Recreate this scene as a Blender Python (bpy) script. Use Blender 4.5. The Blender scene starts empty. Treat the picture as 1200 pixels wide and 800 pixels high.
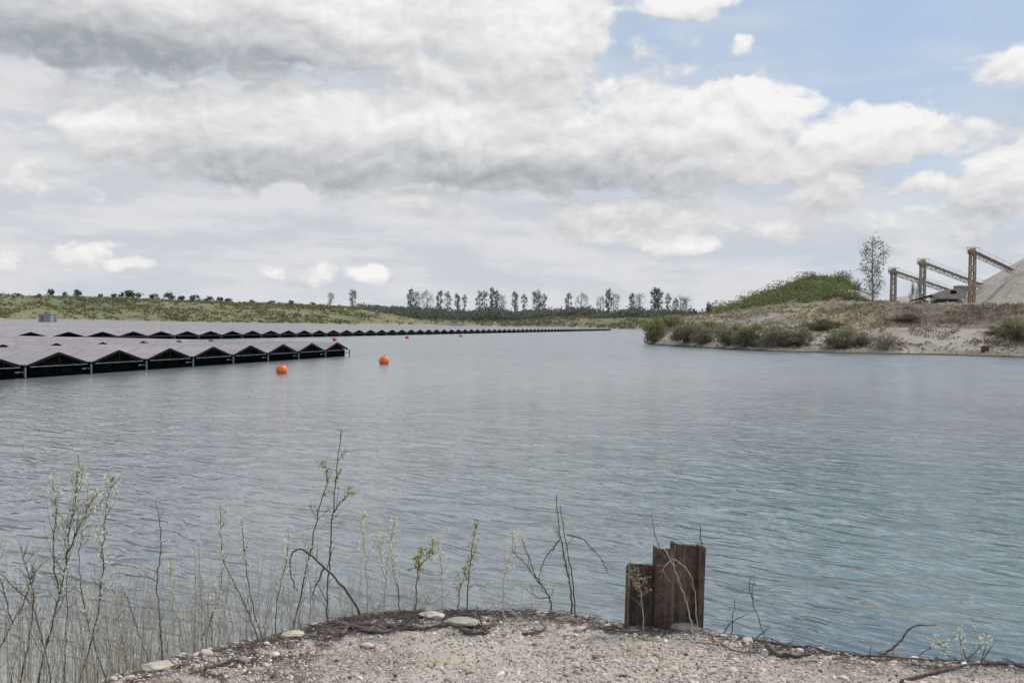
import bpy, math, random, os
import numpy as np
from mathutils import Vector, Matrix
random.seed(7); RNG = np.random.default_rng(11)
scene = bpy.context.scene
COL = scene.collection

# ------------------------------------------------------------------ camera
FPX = 1167.0                      # focal length in photo pixels (35 mm lens on 36 mm)
HOR0, SLOPE, EYE = 379.2, 0.015, 3.0
PITCH = math.atan((400 - HOR0) / FPX); ROLL = math.atan(SLOPE)
fwd = Vector((0, math.cos(PITCH), -math.sin(PITCH)))
up0 = Vector((0, math.sin(PITCH), math.cos(PITCH)))
rt0 = Vector((1, 0, 0))
RT = rt0 * math.cos(ROLL) + up0 * math.sin(ROLL)
UP = up0 * math.cos(ROLL) - rt0 * math.sin(ROLL)
CAMP = Vector((0, 0, EYE))
cd = bpy.data.cameras.new('camera'); cam = bpy.data.objects.new('camera', cd); COL.objects.link(cam)
cd.lens = 35; cd.sensor_width = 36; cd.clip_start = 0.05; cd.clip_end = 20000
M = Matrix((RT, UP, -fwd)).transposed().to_4x4(); M.translation = CAMP
cam.matrix_world = M
scene.camera = cam

def pix(x, y, d):
    """world point at depth d on the sight line of photo position (x, y)"""
    x, y, d = float(x), float(y), float(d)
    return CAMP + d * (fwd + RT * ((x - 600) / FPX) + UP * ((400 - y) / FPX))
def ground(x, y, z=0.0):
    x, y = float(x), float(y)
    r = fwd + RT * ((x - 600) / FPX) + UP * ((400 - y) / FPX)
    return CAMP + r * ((z - EYE) / r.z)
def hor(x): return HOR0 + SLOPE * (x - 600)
def colx(x, d):                      # world x,y on the sight column x at distance d
    p = pix(x, hor(x), d); return p.x, p.y

# ------------------------------------------------------------------ node helpers
class NT:
    def __init__(s, tree): s.t = tree; s.n = tree.nodes; s.l = tree.links
    def new(s, kind, **kw):
        n = s.n.new(kind)
        for k, v in kw.items(): setattr(n, k, v)
        return n
    def put(s, sock, v):
        if isinstance(v, bpy.types.NodeSocket): s.l.new(v, sock)
        elif v is not None:
            try: sock.default_value = v
            except Exception:
                sock.default_value = (*v, 1.0)
    def m(s, op, a, b=None, c=None, clamp=False):
        n = s.new('ShaderNodeMath', operation=op, use_clamp=clamp)
        s.put(n.inputs[0], a)
        if b is not None: s.put(n.inputs[1], b)
        if c is not None: s.put(n.inputs[2], c)
        return n.outputs[0]
    def v(s, op, a, b=None):
        n = s.new('ShaderNodeVectorMath', operation=op); s.put(n.inputs[0], a)
        if b is not None: s.put(n.inputs[1], b)
        return n.outputs['Value'] if op in ('LENGTH', 'DOT_PRODUCT', 'DISTANCE') else n.outputs[0]
    def mix(s, f, a, b, blend='MIX'):
        n = s.new('ShaderNodeMix', data_type='RGBA', blend_type=blend)
        s.put(n.inputs['Factor'], f)
        s.put(n.inputs[6], a if isinstance(a, bpy.types.NodeSocket) else (*a, 1))
        s.put(n.inputs[7], b if isinstance(b, bpy.types.NodeSocket) else (*b, 1))
        return n.outputs[2]
    def rng(s, x, a, b, c=0.0, d=1.0, smooth=True):
        n = s.new('ShaderNodeMapRange', interpolation_type='SMOOTHSTEP' if smooth else 'LINEAR')
        s.put(n.inputs[0], x); s.put(n.inputs[1], a); s.put(n.inputs[2], b); s.put(n.inputs[3], c); s.put(n.inputs[4], d)
        return n.outputs[0]
    def noise(s, vec, scale, detail=4, rough=.55, dist=0, color=False, dim='3D'):
        n = s.new('ShaderNodeTexNoise', noise_dimensions=dim)
        if vec is not None: s.put(n.inputs['Vector'], vec)
        s.put(n.inputs['Scale'], scale); n.inputs['Detail'].default_value = detail
        n.inputs['Roughness'].default_value = rough; n.inputs['Distortion'].default_value = dist
        return n.outputs['Color' if color else 'Fac']
    def vor(s, vec, scale, feature='F1', out='Distance', rnd=1, dim='3D'):
        n = s.new('ShaderNodeTexVoronoi', feature=feature, voronoi_dimensions=dim); s.put(n.inputs['Vector'], vec)
        n.inputs['Scale'].default_value = scale; n.inputs['Randomness'].default_value = rnd
        return n.outputs[out]
    def mapv(s, vec, loc=(0,0,0), rot=(0,0,0), sc=(1,1,1)):
        n = s.new('ShaderNodeMapping'); s.put(n.inputs[0], vec)
        n.inputs[1].default_value = loc; n.inputs[2].default_value = rot; n.inputs[3].default_value = sc
        return n.outputs[0]

def material(name, rough=.8, spec=.3):
    m = bpy.data.materials.new(name); m.use_nodes = True
    t = NT(m.node_tree); b = m.node_tree.nodes['Principled BSDF']
    b.inputs['Roughness'].default_value = rough; b.inputs['Specular IOR Level'].default_value = spec
    return m, t, b
def coords(t, kind='Object'):
    return t.new('ShaderNodeTexCoord').outputs[kind]
def worldpos(t): return t.new('ShaderNodeNewGeometry').outputs['Position']
def bump(t, b, h, strength=.5, dist=.02):
    n = t.new('ShaderNodeBump'); n.inputs['Strength'].default_value = strength; n.inputs['Distance'].default_value = dist
    t.put(n.inputs['Height'], h); t.put(b.inputs['Normal'], n.outputs[0]); return n

# ------------------------------------------------------------------ world: Nishita sky with broken cumulus
SUN_EL, SUN_AZ = math.radians(50), math.radians(62)      # azimuth measured from +Y towards +X
world = bpy.data.worlds.new('World'); scene.world = world; world.use_nodes = True
w = NT(world.node_tree); bg = world.node_tree.nodes['Background']
STR = 0.1
sky = w.new('ShaderNodeTexSky', sky_type='NISHITA'); sky.sun_disc = False
sky.sun_elevation = SUN_EL; sky.sun_rotation = SUN_AZ; sky.altitude = 300; sky.air_density = 1.0; sky.dust_density = 1.5; sky.ozone_density = 1.2

def azel(x, y):
    d = (pix(x, y, 1) - CAMP).normalized(); return math.atan2(d.x, d.y), math.asin(d.z)

def density_group():
    """cloud density over (azimuth, elevation) in radians"""
    g = bpy.data.node_groups.new('cloud_density', 'ShaderNodeTree')
    g.interface.new_socket('P', in_out='INPUT', socket_type='NodeSocketVector')
    g.interface.new_socket('D', in_out='OUTPUT', socket_type='NodeSocketFloat')
    g.interface.new_socket('Fine', in_out='OUTPUT', socket_type='NodeSocketFloat')
    t = NT(g); P = t.new('NodeGroupInput').outputs[0]
    # domain warp
    wn = t.noise(t.mapv(P, sc=(1, 1.5, 1)), 9, 2, .5, color=True, dim='2D')
    wv = t.v('SUBTRACT', wn, (.5, .5, .5))
    Pw = t.v('ADD', P, t.v('MULTIPLY', wv, (.06, .03, 0)))
    acc = None
    # (x, y, rx, ry, weight) in photo pixels
    E = [(130, 20, 260, 75, 1.0), (480, 10, 340, 75, 1.0), (620, 45, 190, 52, .9), (330, 62, 240, 50, .8), (800, 2, 120, 22, .7),
         (560, 98, 300, 42, .62), (820, 130, 200, 44, 1.0), (820, 150, 170, 55, 1.0), (1030, 160, 150, 42, 1.0), (600, 165, 300, 75, 1.0), (330, 165, 260, 75, 1.0), (140, 155, 110, 50, .8),
         (860, 195, 230, 45, .8), (740, 262, 150, 48, .85), (480, 240, 180, 34, .5), (1150, 250, 130, 46, .55), (950, 215, 130, 45, .65), (150, 215, 200, 30, .35), (935, 275, 60, 28, .6), (90, 105, 160, 40, .5),
         (1180, 205, 75, 42, 1.0), (1090, 208, 60, 26, .8), (95, 292, 80, 24, .56), (20, 298, 80, 24, .45), (372, 317, 46, 22, .62), (432, 323, 44, 18, .6), (312, 322, 34, 15, .45), (158, 309, 40, 13, .42),
         (868, 49, 32, 16, .60), (1190, 80, 66, 30, .72), (780, 290, 100, 22, .8)]
    for (x, y, rx, ry, wt) in E:
        a, e = azel(x, y)
        q = t.v('MULTIPLY', t.v('SUBTRACT', Pw, (a, e, 0)), (FPX / rx, FPX / ry, 0))
        f = t.m('MULTIPLY', t.rng(t.v('LENGTH', q), 0.15, 1.25, 1, 0), wt)
        acc = f if acc is None else t.m('MAXIMUM', acc, f)
    # away from the photographed window: ordinary broken cumulus everywhere
    gen = t.rng(t.noise(t.mapv(P, sc=(1, 1.6, 1)), 2.6, 2, .5, dim='2D'), .40, .62, 0, .9)
    sx = t.new('ShaderNodeSeparateXYZ'); t.put(sx.inputs[0], P)
    out = t.m('MAXIMUM', t.rng(sx.outputs[1], .36, .48), t.rng(t.m('ABSOLUTE', sx.outputs[0]), .52, .7))
    acc = t.m('MAXIMUM', acc, t.m('MULTIPLY', gen, out))
    n1 = t.noise(t.mapv(Pw, loc=(3.1, 1.7, 0), sc=(1, 1.7, 1)), 13, 4, .56, dim='2D')
    # billows
    bl = t.vor(t.v('ADD', t.mapv(Pw, sc=(1, 1.5, 1)), t.v('MULTIPLY', wv, (.03, .03, 0))), 26, dim='2D')
    bl2 = t.vor(t.mapv(Pw, sc=(1, 1.35, 1)), 60, dim='2D')
    n = t.m('ADD', t.m('MULTIPLY', t.m('SUBTRACT', n1, .5), 1.5), t.m('MULTIPLY', t.m('SUBTRACT', .45, bl), .08))
    n = t.m('ADD', n, t.m('MULTIPLY', t.m('SUBTRACT', .45, bl2), .14))
    D = t.m('ADD', acc, n)
    n2 = t.noise(t.mapv(Pw, sc=(1, 1.6, 1)), 55, 4, .6, dim='2D')
    go = t.new('NodeGroupOutput'); t.put(go.inputs[0], D); t.put(go.inputs[1], n2)
    return g

def build_world():
    t = w
    dirv = coords(t, 'Generated')
    s = t.new('ShaderNodeSeparateXYZ'); t.put(s.inputs[0], t.v('NORMALIZE', dirv))
    az = t.m('ARCTAN2', s.outputs[0], s.outputs[1]); el = t.m('ARCSINE', s.outputs[2])
    c = t.new('ShaderNodeCombineXYZ'); t.put(c.inputs[0], az); t.put(c.inputs[1], el); P = c.outputs[0]
    G = density_group()
    def dens(off):
        n = t.new('ShaderNodeGroup'); n.node_tree = G
        t.put(n.inputs[0], t.v('ADD', P, off) if off else P); return n.outputs[0], n.outputs[1]
    D, fine = dens(None)
    Du, fu = dens((.005, .012, 0)); Dl, _ = dens((.02, .045, 0))
    D2 = t.m('ADD', D, t.m('MULTIPLY', t.m('SUBTRACT', fine, .5), .32))
    alpha = t.rng(D2, .26, .60)
    # light: tops (thin above) bright, bases (thick above) grey
    lift = t.m('SUBTRACT', D, Du); lift2 = t.m('SUBTRACT', D, Dl)
    lit = t.m('ADD', t.m('MULTIPLY', lift, .58), t.m('MULTIPLY', lift2, .32))
    def blob(x, y, rx, ry, v):
        a, e = azel(x, y)
        q = t.v('MULTIPLY', t.v('SUBTRACT', P, (a, e, 0)), (FPX / rx, FPX / ry, 0))
        return t.rng(t.v('LENGTH', q), 0, 1.1, v, 0)
    gray = None
    for b in [(90, 50, 330, 72, .72), (400, 200, 340, 44, .46), (690, 206, 250, 40, .40), (250, 165, 130, 50, .16), (700, 255, 140, 36, .12), (330, 78, 200, 30, .3), (850, 235, 90, 28, .12), (1160, 240, 90, 36, .16)]:
        f = blob(*b); gray = f if gray is None else t.m('ADD', gray, f)
    white = None
    for b in [(540, 35, 240, 60, .22), (900, 135, 280, 45, .25), (480, 135, 260, 30, .18), (130, 150, 90, 34, .15), (800, 290, 90, 20, .25), (1100, 200, 140, 28, .15), (370, 318, 90, 16, .2), (95, 292, 60, 16, .2)]:
        f = blob(*b); white = f if white is None else t.m('ADD', white, f)
    br = t.m('ADD', .60, lit)
    br = t.m('ADD', t.m('SUBTRACT', br, gray), white)
    br = t.m('ADD', br, t.m('MULTIPLY', t.m('SUBTRACT', fine, fu), .38))
    br = t.m('ADD', br, t.m('MULTIPLY', t.rng(D, .5, 1.3), -.12))
    br = t.m('ADD', br, t.m('MULTIPLY', t.m('SUBTRACT', t.noise(t.mapv(P, sc=(1, 2.2, 1)), 11, 4, .55, dim='2D'), .5), .35))
    br = t.rng(br, -.34, 1.10, 0, 1, smooth=False)
    ccol = t.mix(br, (.34, .37, .41), (.94, .925, .91))
    # clear sky paled by high haze; a milky veil low down and to the left
    base = t.v('MULTIPLY', sky.outputs[0], (STR, STR, STR))
    blue = t.mix(.72, base, (.44, .60, .82))
    veiln = t.noise(t.mapv(P, sc=(1, 3.6, 1)), 5, 4, .55, dim='2D')
    hz = t.m('ADD', t.rng(el, .02, .36, .9, .12), t.rng(az, -.45, .5, .75, -.12))
    hz = t.m('ADD', hz, t.m('MULTIPLY', t.m('SUBTRACT', veiln, .5), .9))
    hz = t.m('MINIMUM', t.m('MAXIMUM', hz, 0), .96)
    vcol = t.mix(t.rng(t.noise(t.mapv(P, loc=(2, 0, 0), sc=(1, 4.5, 1)), 7, 4, .6, dim='2D'), .35, .65), (.60, .63, .68), (.74, .735, .75))
    vcol = t.mix(t.rng(el, .0, .055, .55, 0), vcol, (.64, .675, .72))
    back = t.mix(hz, blue, vcol)
    lowfade = t.rng(el, 0, .05, .55, 1)
    full = t.mix(t.m('MULTIPLY', alpha, t.m('MULTIPLY', lowfade, .96)), back, ccol)
    # below the horizon: dull ground tone
    full = t.mix(t.rng(s.outputs[2], -.02, 0), (.16, .16, .14), full)
    res = t.v('MULTIPLY', full, (1 / STR,) * 3)
    t.put(bg.inputs[0], res); bg.inputs[1].default_value = STR
build_world()
world.cycles.sampling_method = 'MANUAL'; world.cycles.sample_map_resolution = 512

sd = bpy.data.lights.new('sun', 'SUN'); sd.energy = 2.7; sd.angle = math.radians(2.0); sd.color = (1, .95, .88)
sun = bpy.data.objects.new('sun', sd); COL.objects.link(sun)
sdir = Vector((math.sin(SUN_AZ) * math.cos(SUN_EL), math.cos(SUN_AZ) * math.cos(SUN_EL), math.sin(SUN_EL)))
sun.rotation_euler = (-sdir).to_track_quat('-Z', 'Y').to_euler(); sun.location = sdir * 60

scene.view_settings.view_transform = 'Standard'; scene.view_settings.look = 'None'; scene.view_settings.exposure = 0
scene.render.engine = 'CYCLES'; scene.cycles.max_bounces = 6; scene.cycles.transparent_max_bounces = 8

# ------------------------------------------------------------------ mesh helpers
def np_mesh(name, V, F, mat, parent=None, smooth=False, loc=None):
    V = np.asarray(V, dtype=np.float32).reshape(-1, 3)
    me = bpy.data.meshes.new(name)
    if isinstance(F, np.ndarray):
        k = F.shape[1]; n = len(F)
        me.vertices.add(len(V)); me.vertices.foreach_set('co', V.ravel())
        me.loops.add(n * k); me.loops.foreach_set('vertex_index', F.astype(np.int32).ravel())
        me.polygons.add(n); me.polygons.foreach_set('loop_start', np.arange(0, n * k, k, dtype=np.int32))
        me.polygons.foreach_set('loop_total', np.full(n, k, dtype=np.int32))
        me.update(calc_edges=True)
    else:
        me.from_pydata([tuple(map(float, v)) for v in V], [], F)
    if smooth: me.polygons.foreach_set('use_smooth', [True] * len(me.polygons))
    if mat: me.materials.append(mat)
    o = bpy.data.objects.new(name, me); COL.objects.link(o)
    if parent: o.parent = parent
    if loc is not None: o.location = loc
    return o

class MB:
    def __init__(s): s.v = []; s.f = []
    def add(s, V, F):
        b = len(s.v); s.v += [tuple(v) for v in V]; s.f += [tuple(i + b for i in f) for f in F]; return s
    def box(s, c, size, rot=None):
        sx, sy, sz = [q / 2 for q in size]; R = rot or Matrix.Identity(3)
        V = [Vector(c) + R @ Vector((x * sx, y * sy, z * sz)) for x in (-1, 1) for y in (-1, 1) for z in (-1, 1)]
        return s.add(V, [(0, 1, 3, 2), (4, 6, 7, 5), (0, 4, 5, 1), (2, 3, 7, 6), (0, 2, 6, 4), (1, 5, 7, 3)])
    def bar(s, a, b, wx, wz=None):
        a = Vector(a); b = Vector(b); d = b - a; L = d.length
        if L < 1e-6: return s
        R = d.to_track_quat('Y', 'Z').to_matrix()
        return s.box((a + b) / 2, (wx, L, wz or wx), R)
    def tube(s, pts, rad, n=6, cap=True):
        pts = [Vector(p) for p in pts]; b = len(s.v); prev = None
        for i, p in enumerate(pts):
            d = (pts[min(i + 1, len(pts) - 1)] - pts[max(i - 1, 0)])
            d = d.normalized() if d.length > 1e-9 else Vector((0, 0, 1))
            ref = prev if prev is not None else (Vector((1, 0, 0)) if abs(d.x) < .9 else Vector((0, 1, 0)))
            a = (ref - d * ref.dot(d)).normalized(); c = d.cross(a); prev = a
            r = rad[i] if hasattr(rad, '__len__') else rad
            for k in range(n):
                t = 2 * math.pi * k / n; s.v.append(tuple(p + (a * math.cos(t) + c * math.sin(t)) * r))
        for i in range(len(pts) - 1):
            for k in range(n):
                s.f.append((b + i * n + k, b + i * n + (k + 1) % n, b + (i + 1) * n + (k + 1) % n, b + (i + 1) * n + k))
        if cap:
            s.f.append(tuple(b + k for k in reversed(range(n)))); s.f.append(tuple(b + (len(pts) - 1) * n + k for k in range(n)))
        return s
    def cyl(s, a, b, r, n=14): return s.tube([a, b], r, n)
    def build(s, name, mat, parent=None, smooth=False):
        return np_mesh(name, s.v, s.f, mat, parent, smooth)

def tag(o, label=None, cat=None, group=None, kind=None):
    if label: o['label'] = label
    if cat: o['category'] = cat
    if group: o['group'] = group
    if kind: o['kind'] = kind
    return o
def empty(name, loc, rz=0):
    o = bpy.data.objects.new(name, None); o.empty_display_size = .2; COL.objects.link(o)
    o.location = loc; o.rotation_euler = (0, 0, rz); return o
def copy_tree(o, parent=None):
    c = o.copy(); COL.objects.link(c); c.parent = parent
    for ch in [x for x in o.children]: copy_tree(ch, c)
    return c

def fbm2(x, y, seed=0, octaves=5, base=1.0, gain=.5):
    """smooth value noise for numpy arrays, about -1..1"""
    x = np.asarray(x, float); y = np.asarray(y, float); out = np.zeros(np.broadcast(x, y).shape); amp = 1; f = base; tot = 0
    rs = np.random.RandomState(seed); T = rs.rand(256, 256)
    for o in range(octaves):
        X = x * f + 17.3 * o; Y = y * f + 9.1 * o; xi = np.floor(X).astype(int); yi = np.floor(Y).astype(int)
        u = X - xi; v = Y - yi; u = u * u * (3 - 2 * u); v = v * v * (3 - 2 * v)
        a = T[xi % 256, yi % 256]; b = T[(xi + 1) % 256, yi % 256]; c = T[xi % 256, (yi + 1) % 256]; d = T[(xi + 1) % 256, (yi + 1) % 256]
        out += amp * ((a * (1 - u) + b * u) * (1 - v) + (c * (1 - u) + d * u) * v - .5) * 2
        tot += amp; amp *= gain; f *= 2
    return out / tot

def leaf_quads(P, size, rng, jitter=.35, aspect=1.6, upbias=0.0):
    """one small leaf-shaped quad per point"""
    P = np.asarray(P, float); n = len(P)
    a = rng.normal(size=(n, 3)); a[:, 2] += upbias; a /= np.linalg.norm(a, axis=1)[:, None]
    b = rng.normal(size=(n, 3)); b -= a * (a * b).sum(1)[:, None]; b /= np.linalg.norm(b, axis=1)[:, None]
    s = (np.asarray(size) * (1 + jitter * rng.uniform(-1, 1, n)))[:, None]
    V = np.stack([P - a * s * aspect * .5, P + b * s * .5 - a * s * .1, P + a * s * aspect * .5, P - b * s * .5 - a * s * .1], 1).reshape(-1, 3)
    return V, np.arange(n * 4).reshape(n, 4)

# ------------------------------------------------------------------ materials
def foliage(name, dark, light, alt=None, trans=.25, rough=.7, base=None):
    m, t, b = material(name, rough, .15)
    g = t.new('ShaderNodeNewGeometry')
    big = t.noise(worldpos(t), .35, 3)
    f = t.m('ADD', t.m('MULTIPLY', g.outputs['Random Per Island'], .7), t.m('MULTIPLY', t.m('SUBTRACT', big, .3), .6), clamp=True)
    c = t.mix(f, dark, light)
    if alt: c = t.mix(t.rng(g.outputs['Random Per Island'], .82, .86), c, alt)
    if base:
        so = t.new('ShaderNodeSeparateXYZ'); t.put(so.inputs[0], coords(t)); c = t.mix(t.rng(so.outputs[2], .5, 3.2, .9, 0), c, base)  # darker foot painted by height: shade and brown twig tone together
    t.put(b.inputs['Base Color'], c)
    tr = t.new('ShaderNodeBsdfTranslucent'); t.put(tr.inputs[0], c)
    ms = t.new('ShaderNodeMixShader'); ms.inputs[0].default_value = trans
    t.l.new(b.outputs[0], ms.inputs[1]); t.l.new(tr.outputs[0], ms.inputs[2])
    t.l.new(ms.outputs[0], m.node_tree.nodes['Material Output'].inputs[0])
    return m
def plain(name, c1, c2, scale=6, rough=.7, metal=0, bmp=.2, spec=.3, sc=(1, 1, 1)):
    m, t, b = material(name, rough, spec); b.inputs['Metallic'].default_value = metal
    P = t.mapv(coords(t), sc=sc); n = t.noise(P, scale, 5, .6)
    t.put(b.inputs['Base Color'], t.mix(t.rng(n, .3, .7), c1, c2))
    if bmp: bump(t, b, n, bmp, .01)
    return m

MAT = {}
MAT['bark'] = plain('bark', (.10, .085, .07), (.19, .17, .15), 14)
MAT['twig'] = plain('twig_bark', (.055, .043, .042), (.15, .12, .115), 30)
MAT['twig_pale'] = plain('pale_stem', (.27, .24, .20), (.48, .44, .37), 30)
MAT['far_bark'] = plain('far_bark', (.21, .205, .20), (.25, .24, .23), 3)
MAT['poplar_leaf'] = foliage('poplar_leaf', (.22, .235, .21), (.33, .34, .31))  # distance haze put into the leaf colour by paling it
MAT['poplar_dark'] = foliage('poplar_leaf_dark', (.21, .225, .20), (.30, .315, .28))  # darker poplars, also paled for distance haze
MAT['wood_leaf'] = foliage('wood_leaf', (.12, .145, .125), (.20, .23, .185))  # woodland green lightened in the colour for distance haze
MAT['scrub'] = foliage('scrub_leaf', (.125, .13, .07), (.215, .215, .115), (.25, .225, .155))
MAT['hill_bush'] = foliage('hill_bush_leaf', (.12, .14, .10), (.20, .22, .155))  # skyline bushes paled in the colour for distance haze
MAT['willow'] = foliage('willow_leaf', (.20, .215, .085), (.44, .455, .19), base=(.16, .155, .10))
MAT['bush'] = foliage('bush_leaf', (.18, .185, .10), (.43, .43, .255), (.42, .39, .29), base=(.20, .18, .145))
MAT['brown_bush'] = foliage('brown_bush_twigs', (.11, .085, .065), (.28, .23, .17))
MAT['hedge'] = foliage('dead_hedge', (.09, .07, .055), (.22, .18, .13))
MAT['mound'] = foliage('mound_leaf', (.10, .125, .055), (.27, .31, .12), (.30, .30, .17))
MAT['pale_leaf'] = foliage('pale_leaf', (.17, .165, .14), (.50, .49, .43), (.6, .6, .54))
MAT['fresh_leaf'] = foliage('fresh_leaf', (.26, .27, .08), (.44, .46, .18), trans=.4)
MAT['blossom'] = foliage('pale_catkin', (.55, .57, .46), (.78, .78, .68), trans=.4)
MAT['dry_grass'] = plain('dry_grass', (.26, .23, .16), (.42, .37, .26), 8)
MAT['dry_tuft'] = foliage('dry_tuft', (.20, .175, .11), (.38, .34, .22))

# water
def water_mat():
    m, t, b = material('water_surface', .06, .5)
    b.inputs['IOR'].default_value = 1.333
    P = worldpos(t)
    def disk(x, y, rx, ry, inner=.3):
        q = t.v('MULTIPLY', t.v('SUBTRACT', P, (x, y, 0)), (1 / rx, 1 / ry, 0)); return t.rng(t.v('LENGTH', q), inner, 1, 1, 0)
    n = t.noise(P, .06, 3); n2 = t.noise(t.mapv(P, sc=(1, .45, 1)), .35, 4)
    deep = t.mix(t.rng(n2, .3, .7), (.156, .182, .20), (.198, .222, .24))
    teal = t.m('MULTIPLY', disk(8.0, 16, 12, 17, .05), t.rng(n2, .2, .6, .35, .85))
    c = t.mix(teal, deep, (.11, .185, .187))
    blue = t.m('MULTIPLY', disk(3.5, 8.5, 3.2, 2.4, .2), .6); c = t.mix(blue, c, (.07, .125, .17))
    shal = t.m('MULTIPLY', disk(-3.4, 6.0, 5.4, 5.4, .3), .85)
    c = t.mix(shal, c, t.mix(t.rng(t.noise(P, 1.3, 4), .3, .7), (.20, .215, .175), (.31, .30, .245)))
    t.put(b.inputs['Base Color'], c)
    def aligned(deg):                                   # x along the crests, y across
        return t.mapv(P, rot=(0, 0, math.radians(-deg)))
    wz = t.v('MULTIPLY', t.v('SUBTRACT', t.noise(P, .7, 2, color=True), (.5, .5, .5)), (.8, .8, 0))
    A = t.v('ADD', aligned(-36), wz)
    a = t.noise(t.mapv(A, sc=(.34, 1.25, 1)), 1.9, 3, .5)
    bb = t.noise(t.mapv(A, rot=(0, 0, .35), sc=(.45, 1.3, 1)), 4.6, 3, .55)
    cc = t.noise(t.mapv(aligned(-20), sc=(.35, 1, 1)), .5, 2, .5)
    B = t.v('ADD', aligned(-63), t.v('MULTIPLY', wz, (.9, .35, 0)))
    wv = t.new('ShaderNodeTexWave', wave_type='BANDS', bands_direction='Y', wave_profile='SIN'); t.put(wv.inputs[0], B); wv.inputs['Scale'].default_value = .62; wv.inputs['Distortion'].default_value = 2.6; wv.inputs['Detail'].default_value = 2; wv.inputs['Detail Scale'].default_value = 1.4
    near = t.m('MULTIPLY', disk(5, 12, 9, 16, .2), t.rng(t.noise(P, .5, 2), .3, .6, .3, 1))
    ridged = t.m('SUBTRACT', 1, t.m('ABSOLUTE', t.m('MULTIPLY', t.m('SUBTRACT', a, .5), 3.2)))
    mid = t.noise(t.mapv(A, rot=(0, 0, -.25), sc=(.4, 1.2, 1)), .95, 3, .55); midr = t.m('SUBTRACT', 1, t.m('ABSOLUTE', t.m('MULTIPLY', t.m('SUBTRACT', mid, .5), 3)))
    gust = t.rng(t.noise(t.mapv(P, sc=(1, .35, 1)), .06, 3), .3, .7, .6, 1.2)
    h = t.m('ADD', t.m('MULTIPLY', ridged, .046), t.m('ADD', t.m('MULTIPLY', bb, .034), t.m('MULTIPLY', cc, .06)))
    h = t.m('ADD', h, t.m('MULTIPLY', t.m('MULTIPLY', wv.outputs['Fac'], near), .030))
    h = t.m('ADD', h, t.m('MULTIPLY', midr, .075))
    h = t.m('MULTIPLY', h, gust)
    nb = bump(t, b, h, 1.0, 1.0)
    dist = t.v('LENGTH', P)
    t.put(nb.inputs['Strength'], t.m('MULTIPLY', t.rng(dist, 7, 60, 1, .55, smooth=False), t.rng(dist, 40, 160, 1, .4, smooth=False)))
    t.put(b.inputs['Roughness'], t.rng(dist, 10, 90, .06, .27, smooth=False))
    return m
MAT['water'] = water_mat()
water = tag(np_mesh('water', [(-1500, -60, 0), (1500, -60, 0), (1500, 1500, 0), (-1500, 1500, 0)], [(0, 1, 2, 3)], MAT['water']), kind='structure')

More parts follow.
